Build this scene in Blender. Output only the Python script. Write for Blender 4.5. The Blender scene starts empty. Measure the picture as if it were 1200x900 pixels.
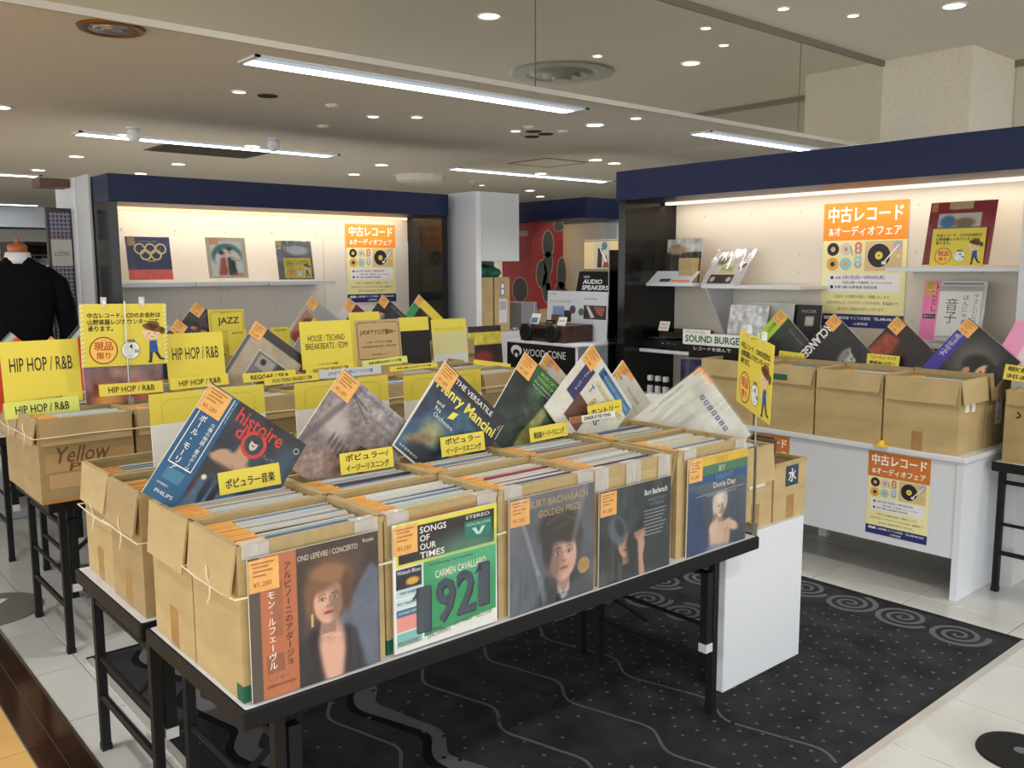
import bpy, math, random
import numpy as np
from mathutils import Matrix, Vector

# ---------------------------------------------------------------- camera, world, lights, exposure
SC = bpy.context.scene
COL = SC.collection
CAM_H = 1.5
FOC = 1045.0
CR = Matrix(((0.75660824, 0.0868239, -0.64807837),
             (-0.65385785, 0.0948186, -0.75065261),
             (-0.0037247, 0.99170109, 0.12851102)))
cd = bpy.data.cameras.new('camera')
cd.sensor_width = 36.0
cd.lens = FOC / 1200.0 * 36.0
cd.clip_end = 200
cam = bpy.data.objects.new('camera', cd)
cam.matrix_world = Matrix.Translation((0, 0, CAM_H)) @ CR.to_4x4()
COL.objects.link(cam)
SC.camera = cam

SC.view_settings.view_transform = 'Standard'
SC.view_settings.look = 'None'
SC.view_settings.gamma = 1.0
SC.view_settings.use_curve_mapping = False
SC.view_settings.exposure = 0.17

wd = bpy.data.worlds.new('world')
SC.world = wd
wd.use_nodes = True
wd.node_tree.nodes['Background'].inputs[0].default_value = (0.96, 0.985, 1.0, 1)
wd.node_tree.nodes['Background'].inputs[1].default_value = 2.4

Z_LOW, Z_HIGH, V_MIR = 2.6, 3.4, 4.25
DOWN_HIGH = [(u, v) for v in (-2.9, -0.35, 3.05) for u in (-0.4, 2.05, 4.49, 6.93)]
DOWN_LOW = [(2.51, 7.78), (3.61, 7.74), (2.61, 9.5), (2.63, 11.04), (3.61, 9.52), (3.62, 10.7),
            (5.12, 4.94), (5.3, 8.25), (5.57, 9.26), (6.75, 6.5), (7.12, 6.58), (7.21, 7.82),
            (8.64, 9.6), (9.47, 10.29), (1.45, 6.98)]
BARS = [(2.15, 4.54, 4.58), (2.19, 4.49, 7.87), (6.1, 8.52, 8.0), (6.07, 8.45, 4.65), (.4, 2.78, 11.75), (1.6, 4.0, 17.0)]

def light(name, kind, loc, energy, color, rot=None, **kw):
    l = bpy.data.lights.new(name, kind)
    l.energy = energy
    l.color = color
    for k, v in kw.items():
        setattr(l, k, v)
    o = bpy.data.objects.new(name, l)
    o.location = loc
    if rot is not None:
        o.rotation_euler = rot
    COL.objects.link(o)
    return o

for (u, v) in DOWN_HIGH:
    light('downlight_beam', 'SPOT', (u, v, Z_HIGH - 0.03), 90, (1.0, 0.975, 0.94), spot_size=math.radians(125), spot_blend=0.6, shadow_soft_size=0.07)
for i, (u, v) in enumerate(DOWN_LOW):
    if i in (0, 1, 4, 6, 7, 9, 11):
        light('downlight_beam', 'SPOT', (u, v, Z_LOW - 0.03), 62, (1.0, 0.95, 0.88), spot_size=math.radians(125), spot_blend=0.6, shadow_soft_size=0.06)

# ---------------------------------------------------------------- helpers
def lin(c):
    c = c / 255.0
    return c / 12.92 if c <= 0.04045 else ((c + 0.055) / 1.055) ** 2.4

def L(c):
    return (lin(c[0]), lin(c[1]), lin(c[2]), 1.0)

_m = {}
def mat(name, rgb, rough=0.6, metal=0.0, var=0.0, scale=8.0, bump=0.0, bscale=60.0, coat=0.0, spec=0.5, stretch=(1, 1, 1), emit=0.0):
    if name in _m:
        return _m[name]
    m = bpy.data.materials.new(name)
    m.use_nodes = True
    nt = m.node_tree
    b = nt.nodes['Principled BSDF']
    b.inputs['Base Color'].default_value = L(rgb)
    b.inputs['Roughness'].default_value = rough
    b.inputs['Metallic'].default_value = metal
    b.inputs['Coat Weight'].default_value = coat
    b.inputs['Coat Roughness'].default_value = 0.12
    b.inputs['Specular IOR Level'].default_value = spec
    if emit:
        b.inputs['Emission Color'].default_value = L(rgb)
        b.inputs['Emission Strength'].default_value = emit
    if var or bump:
        tc = nt.nodes.new('ShaderNodeTexCoord')
        mp = nt.nodes.new('ShaderNodeMapping')
        mp.inputs['Scale'].default_value = stretch
        nt.links.new(tc.outputs['Object'], mp.inputs[0])
    if var:
        n = nt.nodes.new('ShaderNodeTexNoise')
        n.inputs['Scale'].default_value = scale
        n.inputs['Detail'].default_value = 6
        nt.links.new(mp.outputs[0], n.inputs['Vector'])
        r = nt.nodes.new('ShaderNodeValToRGB')
        r.color_ramp.elements[0].position = 0.3
        r.color_ramp.elements[1].position = 0.7
        r.color_ramp.elements[0].color = L([max(0, x * (1 - var)) for x in rgb])
        r.color_ramp.elements[1].color = L([min(255, x * (1 + var)) for x in rgb])
        nt.links.new(n.outputs['Fac'], r.inputs[0])
        nt.links.new(r.outputs[0], b.inputs['Base Color'])
    if bump:
        n2 = nt.nodes.new('ShaderNodeTexNoise')
        n2.inputs['Scale'].default_value = bscale
        n2.inputs['Detail'].default_value = 3
        nt.links.new(mp.outputs[0], n2.inputs['Vector'])
        bp = nt.nodes.new('ShaderNodeBump')
        bp.inputs['Strength'].default_value = bump
        bp.inputs['Distance'].default_value = 0.01
        nt.links.new(n2.outputs['Fac'], bp.inputs['Height'])
        nt.links.new(bp.outputs[0], b.inputs['Normal'])
    _m[name] = m
    return m

def flat(rgb, rough=0.55):
    """print ink / paper of one plain colour"""
    return mat('ink_%d_%d_%d' % tuple(int(x) for x in rgb), rgb, rough)

def emis(name, rgb, s):
    if name in _m:
        return _m[name]
    m = bpy.data.materials.new(name)
    m.use_nodes = True
    nt = m.node_tree
    nt.nodes.remove(nt.nodes['Principled BSDF'])
    e = nt.nodes.new('ShaderNodeEmission')
    e.inputs[0].default_value = L(rgb)
    e.inputs[1].default_value = s
    nt.links.new(e.outputs[0], nt.nodes['Material Output'].inputs[0])
    _m[name] = m
    return m

def plastic(name, fac=0.1, rough=0.12, bump=0.6, scale=9.0, tint=(255, 255, 255)):
    if name in _m:
        return _m[name]
    m = bpy.data.materials.new(name)
    m.use_nodes = True
    nt = m.node_tree
    nt.nodes.remove(nt.nodes['Principled BSDF'])
    t = nt.nodes.new('ShaderNodeBsdfTransparent')
    t.inputs[0].default_value = L(tint)
    g = nt.nodes.new('ShaderNodeBsdfGlossy')
    g.inputs['Roughness'].default_value = rough
    mx = nt.nodes.new('ShaderNodeMixShader')
    mx.inputs[0].default_value = fac
    tc = nt.nodes.new('ShaderNodeTexCoord')
    mp = nt.nodes.new('ShaderNodeMapping')
    mp.inputs['Scale'].default_value = (1.0, 1.0, 0.35)
    mp.inputs['Rotation'].default_value = (0, 0.5, 0)
    n = nt.nodes.new('ShaderNodeTexNoise')
    n.inputs['Scale'].default_value = scale
    n.inputs['Detail'].default_value = 2
    n.inputs['Distortion'].default_value = 1.2
    bp = nt.nodes.new('ShaderNodeBump')
    bp.inputs['Strength'].default_value = bump
    bp.inputs['Distance'].default_value = 0.03
    nt.links.new(tc.outputs['Object'], mp.inputs[0])
    nt.links.new(mp.outputs[0], n.inputs['Vector'])
    nt.links.new(n.outputs['Fac'], bp.inputs['Height'])
    nt.links.new(bp.outputs[0], g.inputs['Normal'])
    nt.links.new(t.outputs[0], mx.inputs[1])
    nt.links.new(g.outputs[0], mx.inputs[2])
    nt.links.new(mx.outputs[0], nt.nodes['Material Output'].inputs[0])
    _m[name] = m
    return m

def milky(name, fac):
    """thin translucent film that also scatters some light"""
    m = plastic(name, .2, .3, .5, 25.0)
    nt = m.node_tree
    old = nt.nodes['Material Output'].inputs[0].links[0].from_socket
    d = nt.nodes.new('ShaderNodeBsdfDiffuse')
    d.inputs[0].default_value = L((236, 236, 232))
    mx = nt.nodes.new('ShaderNodeMixShader')
    mx.inputs[0].default_value = fac
    nt.links.new(old, mx.inputs[1])
    nt.links.new(d.outputs[0], mx.inputs[2])
    nt.links.new(mx.outputs[0], nt.nodes['Material Output'].inputs[0])
    return m

class MB:
    """collects shapes, builds ONE mesh object"""
    def __init__(s):
        s.v = []; s.f = []; s.m = []; s.ms = []
    def mi(s, m):
        if m not in s.ms:
            s.ms.append(m)
        return s.ms.index(m)
    def add(s, vs, fs, m):
        k = len(s.v); i = s.mi(m)
        s.v += [tuple(x) for x in vs]
        for f in fs:
            s.f.append([a + k for a in f]); s.m.append(i)
        return s
    def box(s, x0, x1, y0, y1, z0, z1, m, T=None):
        vs = [(x0, y0, z0), (x1, y0, z0), (x1, y1, z0), (x0, y1, z0), (x0, y0, z1), (x1, y0, z1), (x1, y1, z1), (x0, y1, z1)]
        if T is not None:
            vs = [tuple(T @ Vector(p)) for p in vs]
        return s.add(vs, [(3, 2, 1, 0), (4, 5, 6, 7), (0, 1, 5, 4), (1, 2, 6, 5), (2, 3, 7, 6), (3, 0, 4, 7)], m)
    def bbox(s, x0, x1, y0, y1, z0, z1, m, b=0.004):
        """box with chamfered vertical and top edges"""
        def ring(z, o):
            return [(x0 + b + o, y0 + o, z), (x1 - b - o, y0 + o, z), (x1 - o, y0 + b + o, z), (x1 - o, y1 - b - o, z), (x1 - b - o, y1 - o, z), (x0 + b + o, y1 - o, z), (x0 + o, y1 - b - o, z), (x0 + o, y0 + b + o, z)]
        vs = ring(z0 + b, 0) + ring(z1 - b, 0) + ring(z1, b * .8) + ring(z0, b * .8)
        fs = []
        for i in range(8):
            j = (i + 1) % 8
            fs += [(i, j, 8 + j, 8 + i), (8 + i, 8 + j, 16 + j, 16 + i), (24 + i, 24 + j, j, i)]
        fs += [tuple(range(16, 24)), tuple(range(31, 23, -1))]
        return s.add(vs, fs, m)
    def tube(s, pts, r, m, n=8, closed=False, cap=True):
        pts = [Vector(p) for p in pts]
        k = len(pts)
        rs = r if isinstance(r, (list, tuple)) else [r] * k
        vs = []; fs = []
        up = None
        for i, p in enumerate(pts):
            if closed:
                d = pts[(i + 1) % k] - pts[i - 1]
            else:
                d = pts[min(i + 1, k - 1)] - pts[max(i - 1, 0)]
            d.normalize()
            if up is None:
                a = Vector((0, 0, 1)) if abs(d.z) < 0.9 else Vector((1, 0, 0))
            else:
                a = up
            x = d.cross(a); x.normalize()
            y = x.cross(d); y.normalize(); up = y
            for j in range(n):
                t = 2 * math.pi * j / n + math.pi / n
                vs.append(p + (x * math.cos(t) + y * math.sin(t)) * rs[i])
        for i in range(k if closed else k - 1):
            for j in range(n):
                a = i * n + j; b = i * n + (j + 1) % n
                c = ((i + 1) % k) * n + (j + 1) % n; d = ((i + 1) % k) * n + j
                fs.append((a, b, c, d))
        if cap and not closed:
            fs.append(tuple(range(n - 1, -1, -1)))
            fs.append(tuple(range((k - 1) * n, k * n)))
        return s.add(vs, fs, m)
    def lathe(s, prof, m, n=20, c=(0, 0, 0), sx=1.0, sy=1.0):
        vs = []; fs = []
        for (r, z) in prof:
            for j in range(n):
                t = 2 * math.pi * j / n
                vs.append((c[0] + r * sx * math.cos(t), c[1] + r * sy * math.sin(t), c[2] + z))
        for i in range(len(prof) - 1):
            for j in range(n):
                fs.append((i * n + j, i * n + (j + 1) % n, (i + 1) * n + (j + 1) % n, (i + 1) * n + j))
        if prof[0][0] > 1e-6: fs.append(tuple(range(n - 1, -1, -1)))
        if prof[-1][0] > 1e-6: fs.append(tuple(range((len(prof) - 1) * n, len(prof) * n)))
        return s.add(vs, fs, m)
    def quad(s, a, b, c, d, m):
        return s.add([a, b, c, d], [(0, 1, 2, 3)], m)
    def build(s, name, parent=None, loc=None, rot=None, smooth=False):
        me = bpy.data.meshes.new(name)
        me.from_pydata(s.v, [], s.f)
        for m in s.ms:
            me.materials.append(m)
        me.polygons.foreach_set('material_index', s.m)
        if smooth:
            me.polygons.foreach_set('use_smooth', [True] * len(s.f))
        me.update()
        o = bpy.data.objects.new(name, me)
        COL.objects.link(o)
        if parent is not None: o.parent = parent
        if loc is not None: o.location = loc
        if rot is not None: o.rotation_euler = rot
        return o

_tc = {}
_cur = bpy.data.curves.new('lettering_source', 'FONT')
_cur.resolution_u = 2
_to = bpy.data.objects.new('lettering_source', _cur)
def glyphs(t, bold):
    k = (t, bold)
    if k not in _tc:
        _cur.body = t
        _cur.offset = bold
        me = bpy.data.meshes.new_from_object(_to)
        vs = [(v.co.x, v.co.y) for v in me.vertices]
        fs = [tuple(p.vertices) for p in me.polygons]
        bpy.data.meshes.remove(me)
        if vs:
            x0 = min(a for a, b in vs); x1 = max(a for a, b in vs)
            y0 = min(b for a, b in vs); y1 = max(b for a, b in vs)
        else:
            x0 = x1 = y0 = y1 = 0
        _tc[k] = (vs, fs, x0, x1, y0, y1)
    return _tc[k]

class Flat(MB):
    """flat print in the local x-z plane, facing -y; level lifts it a hair"""
    def __init__(s, ox=0.0, oz=0.0, sc=1.0, y=0.0, step=0.0003, back=False):
        super().__init__()
        s.ox, s.oz, s.sc, s.y, s.step = ox, oz, sc, y, step
    def p(s, x, z, l):
        return (s.ox + x * s.sc, s.y - l * s.step, s.oz + z * s.sc)
    def poly(s, pts, c, l=1):
        return s.add([s.p(x, z, l) for x, z in pts], [tuple(range(len(pts)))], c if not isinstance(c, tuple) else flat(c))
    def rect(s, x0, z0, x1, z1, c, l=1):
        return s.poly([(x0, z0), (x1, z0), (x1, z1), (x0, z1)], c, l)
    def disc(s, x, z, r, c, l=1, n=20, rz=None, rot=0.0):
        rz = r if rz is None else rz
        cr, sr = math.cos(rot), math.sin(rot)
        pts = []
        for i in range(n):
            t = 2 * math.pi * i / n
            a, b = r * math.cos(t), rz * math.sin(t)
            pts.append((x + a * cr - b * sr, z + a * sr + b * cr))
        return s.poly(pts, c, l)
    def ring(s, x, z, r0, r1, c, l=1, n=24):
        vs = []; fs = []
        for i in range(n):
            t = 2 * math.pi * i / n
            vs += [s.p(x + r0 * math.cos(t), z + r0 * math.sin(t), l), s.p(x + r1 * math.cos(t), z + r1 * math.sin(t), l)]
        for i in range(n):
            j = (i + 1) % n
            fs.append((2 * i, 2 * i + 1, 2 * j + 1, 2 * j))
        return s.add(vs, fs, flat(c) if isinstance(c, tuple) else c)
    def line(s, pts, w, c, l=1):
        for (a, b) in zip(pts[:-1], pts[1:]):
            dx, dz = b[0] - a[0], b[1] - a[1]
            q = math.hypot(dx, dz) or 1
            nx, nz = -dz / q * w / 2, dx / q * w / 2
            s.poly([(a[0] + nx, a[1] + nz), (a[0] - nx, a[1] - nz), (b[0] - nx, b[1] - nz), (b[0] + nx, b[1] + nz)], c, l)
        return s
    def text(s, t, x, z, h=None, w=None, c=(20, 20, 20), l=2, al='l', bold=0.0, rot=0.0, shear=0.0):
        """h = cap height of the line, w = total width (either or both)"""
        if bold > 0 and any(ord(q) > 127 for q in t):
            # heavy Japanese strokes: the same glyphs overprinted with a small shift
            hh = h if h is not None else w / max(len(t), 1)
            d = bold * hh * .9
            for (a, b, e) in ((-d, -d * .6, 0), (d, -d * .6, .2), (0, d * .9, .4)):
                s.text(t, x + a, z + b, h, w, c, l + e, al, 0.0, rot, shear)
            return s
        vs, fs, x0, x1, y0, y1 = glyphs(t, bold)
        if not vs: return s
        gw = max(x1 - x0, 1e-4); gh = max(y1 - y0, 1e-4)
        if h is None: kx = kz = w / gw
        elif w is None: kx = kz = h / gh
        else: kx, kz = w / gw, h / gh
        off = {'l': 0, 'c': -gw * kx / 2, 'r': -gw * kx}[al]
        cr, sr = math.cos(rot), math.sin(rot)
        out = []
        for a, b in vs:
            px = (a - x0) * kx + off + shear * (b - y0) * kz
            pz = (b - y0) * kz
            out.append(s.p(x + px * cr - pz * sr, z + px * sr + pz * cr, l))
        return s.add(out, fs, flat(c) if isinstance(c, tuple) else c)
    def vtext(s, t, x, z, h, c=(20, 20, 20), l=2, bold=0.0, k=1.0):
        """vertical Japanese line, starting at the top; x is the middle"""
        for ch in t:
            if ch in 'ー－':
                s.rect(x - h * .06, z - h * .85 * k, x + h * .06, z - h * .1 * k, c, l)
            elif ch in ' ・':
                if ch == '・': s.disc(x, z - h * .45, h * .1, c, l, 8)
            else:
                vs, fs, x0, x1, y0, y1 = glyphs(ch, 0.0)
                s.text(ch, x, z - h * (.5 * k) - (y1 - y0) * h / 2, c=c, l=l, al='c', bold=bold, h=max((y1 - y0), .02) * h)
            z -= h * k
        return s

class Canvas:
    """a printed picture, held as a fine grid of ink colours (vertex attribute)"""
    def __init__(s, n, base, seed=0):
        s.n = n
        g = (np.arange(n + 1)) / n
        s.x, s.z = np.meshgrid(g, g)
        s.a = np.ones((n + 1, n + 1, 3)) * np.array(base, float)
        s.r = np.random.RandomState(seed)
    def mix(s, m, c):
        m = np.clip(m, 0, 1)[..., None]
        s.a = s.a * (1 - m) + np.array(c, float) * m
        return s
    def ell(s, cx, cz, rx, rz, c, soft=0.08, rot=0.0, op=1.0):
        dx, dz = s.x - cx, s.z - cz
        cr, sr = math.cos(rot), math.sin(rot)
        a, b = dx * cr + dz * sr, -dx * sr + dz * cr
        d = np.sqrt((a / rx) ** 2 + (b / rz) ** 2)
        return s.mix(np.clip((1 + soft / 2 - d) / max(soft, 1e-3), 0, 1) * op, c)
    def rect(s, x0, z0, x1, z1, c, op=1.0):
        return s.mix(((s.x >= x0) & (s.x <= x1) & (s.z >= z0) & (s.z <= z1)) * op, c)
    def poly(s, pts, c, op=1.0, blur=0):
        inside = np.zeros_like(s.x, bool)
        k = len(pts)
        for i in range(k):
            (x1, z1), (x2, z2) = pts[i], pts[(i + 1) % k]
            cond = ((z1 > s.z) != (z2 > s.z))
            with np.errstate(divide='ignore', invalid='ignore'):
                xi = (x2 - x1) * (s.z - z1) / (z2 - z1 + 1e-12) + x1
            inside ^= cond & (s.x < xi)
        m = inside.astype(float)
        for _ in range(blur):
            q = np.pad(m, 1, mode='edge')
            m = (q[1:-1, 1:-1] * 2 + q[:-2, 1:-1] + q[2:, 1:-1] + q[1:-1, :-2] + q[1:-1, 2:]) / 6
        return s.mix(m * op, c)
    def field(s, f):
        k = max(2, int(f))
        g = s.r.rand(k + 2, k + 2)
        xi, zi = s.x * k, s.z * k
        a, b = xi.astype(int), zi.astype(int)
        u, v = xi - a, zi - b
        u, v = u * u * (3 - 2 * u), v * v * (3 - 2 * v)
        return (g[b, a] * (1 - u) + g[b, a + 1] * u) * (1 - v) + (g[b + 1, a] * (1 - u) + g[b + 1, a + 1] * u) * v
    def noise(s, f, amp, c=None):
        t = (s.field(f) + .5 * s.field(f * 2.1) + .25 * s.field(f * 4.3)) / 1.75
        if c is None:
            s.a = s.a * (1 + amp * (t - .5)[..., None] * 2)
        else:
            s.mix(np.clip((t - .5) * 4 + .2, 0, 1) * amp, c)
        return s
    def grad(s, c0, c1, axis='z', op=1.0):
        t = (s.z if axis == 'z' else s.x)
        cc = np.array(c0) * (1 - t[..., None]) + np.array(c1) * t[..., None]
        s.a = s.a * (1 - op) + cc * op
        return s
    def line(s, p, q, w, c, op=1.0):
        px, pz = q[0] - p[0], q[1] - p[1]
        t = np.clip(((s.x - p[0]) * px + (s.z - p[1]) * pz) / (px * px + pz * pz), 0, 1)
        d = np.hypot(s.x - p[0] - t * px, s.z - p[1] - t * pz)
        return s.mix(np.clip(1.5 - d / w, 0, 1) * op, c)
    def face(s, cx, cz, k, skin, hair, dark=(60, 40, 35), lip=(160, 70, 65), side=1, long=False, hs=.25):
        """a painted head: k = half face height"""
        sk = np.array(skin, float)
        if long:
            s.ell(cx - .1 * k, cz - .2 * k, 1.05 * k, 1.35 * k, hair, .35)
        s.ell(cx, cz + .35 * k, .92 * k, .95 * k, hair, hs)
        s.rect(cx - .33 * k, cz - 1.5 * k, cx + .33 * k, cz - .5 * k, sk * .72)
        s.ell(cx, cz - .1 * k, .7 * k, .95 * k, sk, .15)
        s.ell(cx + side * .42 * k, cz - .2 * k, .36 * k, .85 * k, sk * .55, .9, op=.75)
        s.ell(cx - side * .1 * k, cz - .55 * k, .3 * k, .22 * k, sk * .88, .8, op=.6)
        for e in (-1, 1):
            s.ell(cx + e * .3 * k, cz + .06 * k, .19 * k, .09 * k, sk * .6, .7)
            s.ell(cx + e * .3 * k, cz + .04 * k, .13 * k, .055 * k, (225, 220, 215), .4, op=.8)
            s.ell(cx + e * .3 * k, cz + .04 * k, .065 * k, .06 * k, dark, .4)
            s.line((cx + e * .14 * k, cz + .235 * k), (cx + e * .34 * k, cz + .25 * k), .026 * k, dark, .7)
            s.line((cx + e * .34 * k, cz + .25 * k), (cx + e * .5 * k, cz + .18 * k), .022 * k, dark, .6)
        s.line((cx + side * .06 * k, cz + .1 * k), (cx + side * .12 * k, cz - .28 * k), .04 * k, sk * .7, .7)
        s.ell(cx, cz - .3 * k, .15 * k, .07 * k, sk * .68, .6, op=.8)
        s.ell(cx, cz - .57 * k, .23 * k, .085 * k, lip, .5)
        s.line((cx - .2 * k, cz - .57 * k), (cx + .2 * k, cz - .57 * k), .018 * k, (90, 40, 40), .9)
        # fringe
        s.ell(cx - side * .25 * k, cz + .75 * k, .75 * k, .38 * k, hair, hs + .05, rot=.25 * side)
        return s
    def mesh(s, name, w, h, parent, y, x0=None, z0=0.0, rough=0.45):
        n = s.n
        x0 = -w / 2 if x0 is None else x0
        vs = np.stack([x0 + s.x * w, np.full_like(s.x, y), z0 + s.z * h], -1).reshape(-1, 3)
        i = np.arange(n * (n + 1)).reshape(n, n + 1)[:, :-1].reshape(-1)
        fs = np.stack([i, i + 1, i + n + 2, i + n + 1], -1)
        me = bpy.data.meshes.new(name)
        me.vertices.add(len(vs)); me.vertices.foreach_set('co', vs.reshape(-1))
        me.loops.add(fs.size); me.loops.foreach_set('vertex_index', fs.reshape(-1))
        me.polygons.add(len(fs))
        me.polygons.foreach_set('loop_start', np.arange(len(fs)) * 4)
        me.update(calc_edges=True)
        c = np.clip(s.a, 0, 255).reshape(-1, 3) / 255.0
        c = np.where(c <= .04045, c / 12.92, ((c + .055) / 1.055) ** 2.4)
        ca = me.color_attributes.new('ink', 'FLOAT_COLOR', 'POINT')
        ca.data.foreach_set('color', np.concatenate([c, np.ones((len(c), 1))], 1).reshape(-1))
        me.materials.append(print_mat(rough))
        o = bpy.data.objects.new(name, me)
        COL.objects.link(o); o.parent = parent
        return o

def print_mat(rough=0.45):
    k = 'printed_ink_%d' % int(rough * 100)
    if k in _m: return _m[k]
    m = bpy.data.materials.new(k)
    m.use_nodes = True
    nt = m.node_tree
    b = nt.nodes['Principled BSDF']
    a = nt.nodes.new('ShaderNodeAttribute'); a.attribute_name = 'ink'
    nt.links.new(a.outputs['Color'], b.inputs['Base Color'])
    b.inputs['Roughness'].default_value = rough
    _m[k] = m
    return m

def tag(o, label=None, cat=None, group=None, kind=None):
    if label: o['label'] = label
    if cat: o['category'] = cat
    if group: o['group'] = group
    if kind: o['kind'] = kind
    return o
def empty(name, loc, rot=(0, 0, 0), label=None, cat=None, group=None, kind=None):
    o = bpy.data.objects.new(name, None)
    o.empty_display_size = 0.05
    COL.objects.link(o); o.location = loc; o.rotation_euler = rot
    return tag(o, label, cat, group, kind)
def copy_tree(o, parent=None):
    c = o.copy(); COL.objects.link(c); c.parent = parent
    for ch in list(o.children): copy_tree(ch, c)
    return c

def ray(x, y):
    return CR @ Vector(((x - 600) / FOC, -(y - 450) / FOC, -1.0))
def on_v(x, y, v):
    d = ray(x, y); t = v / d.y
    return Vector((d.x * t, v, CAM_H + d.z * t))
def on_u(x, y, u):
    d = ray(x, y); t = u / d.x
    return Vector((u, d.y * t, CAM_H + d.z * t))
def on_z(x, y, z):
    d = ray(x, y); t = (z - CAM_H) / d.z
    return Vector((d.x * t, d.y * t, z))
R = math.radians
# ---------------------------------------------------------------- materials
M_TILE = mat('pale_floor_tile', (197, 198, 196), 0.16, var=.035, scale=2.5, spec=.5)
M_GROUT = mat('grey_tile_joint', (120, 118, 112), 0.8)
M_CEIL = mat('beige_ceiling', (221, 212, 194), 0.85, var=.02, scale=30, bump=.08, bscale=120)
M_WALL = mat('cream_panel', (222, 212, 198), 0.5)
M_NAVY = mat('navy_laminate', (22, 32, 68), 0.4, spec=.22)
M_BLACKGLOSS = mat('glossy_black_panel', (26, 25, 25), 0.14, spec=.3)
M_WHITE = mat('white_laminate', (216, 220, 226), 0.35)
M_GREYW = mat('grey_white_laminate', (196, 198, 198), 0.45)
M_BLACK = mat('black_painted_steel', (13, 13, 15), 0.6, spec=.3)
M_CHROME = mat('brushed_steel', (190, 190, 188), 0.28, metal=1.0)
M_ALU = mat('dull_aluminium', (206, 204, 200), .4, metal=.45)
M_CARPET = mat('charcoal_carpet', (47, 49, 52), 0.95, var=.22, scale=7, bump=.5, bscale=350, spec=.1)
M_CARPAT = mat('grey_carpet_yarn', (98, 99, 102), 0.95, bump=.4, bscale=350, spec=.1)
M_CARDARK = mat('black_carpet_yarn', (17, 18, 20), 0.95, bump=.4, bscale=350, spec=.1)
M_CARD = mat('kraft_cardboard', (183, 160, 113), 0.75, var=.05, scale=5, bump=.05, bscale=90, stretch=(1, 1, 3))
M_CARD2 = mat('darker_kraft_cardboard', (164, 141, 98), 0.75, var=.06, scale=5, bump=.05, bscale=90, stretch=(1, 1, 3))
M_CARDIN = mat('kraft_cut_edge', (172, 151, 107), 0.8, var=.04, scale=30)
M_TAPE = mat('kraft_tape', (164, 128, 78), 0.3, var=.05, scale=20)
M_CLEAR = milky('clear_tape', .26)
M_BAG = plastic('clear_record_bag', .06, .2, .8, 7.0)
M_BAG2 = plastic('crinkled_record_bag', .13, .12, 1.0, 5.0)
M_GLASS = plastic('clear_glass', .1, .03, 0.0)
M_TWINE = mat('white_twine', (225, 215, 190), 0.8)
M_ORANGE = mat('orange_price_paper', (236, 178, 96), 0.6, var=.05, scale=60)
M_YEL = mat('yellow_card', (226, 208, 74), 0.55)
M_PAPER = mat('white_paper', (232, 231, 226), 0.6)
M_MIRROR = mat('mirror_glass', (228, 228, 220), 0.03, metal=1.0)
M_BROWN = mat('dark_brown_stone', (50, 33, 26), 0.1, var=.2, scale=6)
M_AISLE = mat('honey_aisle_floor', (214, 172, 104), 0.3, var=.05, scale=3)
INK = (22, 21, 20)

# ---------------------------------------------------------------- the setting: floor, mat, ceilings
def struct(mb, name, parent=None):
    o = mb.build(name, parent)
    if parent is None: o['kind'] = 'structure'
    return o

fl = struct(MB().box(-6, 16, -6, 26, -.1, -.003, M_GROUT), 'floor')
TS, U0, V0 = 0.445, 0.875, 1.325
cells = []
for i in range(-1, 22):
    for j in range(-6, 40):
        u, v = U0 + i * TS, V0 + j * TS
        if i < 0: continue
        cu, cv = u + TS / 2, v + TS / 2
        dp = .6481 * cu + .7507 * cv
        if dp < .6: continue
        c = CR.transposed() @ Vector((cu, cv, -CAM_H))
        px, py = 600 + FOC * c.x / -c.z, 450 - FOC * c.y / -c.z
        if px < -160 or px > 1360 or py > 1120: continue
        if .9 < u and u + TS < 3.78 and 1.24 < v and v + TS < 3.55: continue
        cells.append((dp, u, v))
cells.sort()
g = .0022
tile_me = None
rest = MB()
for n, (dp, u, v) in enumerate(cells):
    if n < 300:
        if tile_me is None:
            t = MB().bbox(g, TS - g, g, TS - g, -.004, 0.0, M_TILE, .001).build('tile', fl)
            tile_me = t.data
        else:
            t = bpy.data.objects.new('tile', tile_me); COL.objects.link(t); t.parent = fl
        t.location = (u, v, 0)
    else:
        rest.box(u + g, u + TS - g, v + g, v + TS - g, -.004, 0, M_TILE)
# cut strip of tile between the brown border and the first full joint
for j in range(-2, 40):
    v = V0 + j * TS
    rest.box(.715, U0 - g, v + g, v + TS - g, -.004, 0, M_TILE)
o = rest.build('tile', fl); o['kind'] = 'stuff'
tr = struct(MB().box(.705, .715, -3, 18, -.01, .0015, M_CHROME), 'trim_1')
bd = MB()
for k in range(-4, 18):
    bd.box(.642, .7045, k * 1.0 + .002, k * 1.0 + .998, -.01, -.0005, M_BROWN)
    bd.box(.568, .6395, k * 1.0 + .002, k * 1.0 + .998, -.01, -.0005, M_BROWN)
struct(bd, 'trim_2')
ai = MB()
for k in range(-6, 30):
    for q in range(4):
        ai.box(.566 - .6 * (q + 1), .566 - .6 * q - .003, k * .6, k * .6 + .597, -.02, -.001, M_AISLE)
struct(ai, 'trim_3')

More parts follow.
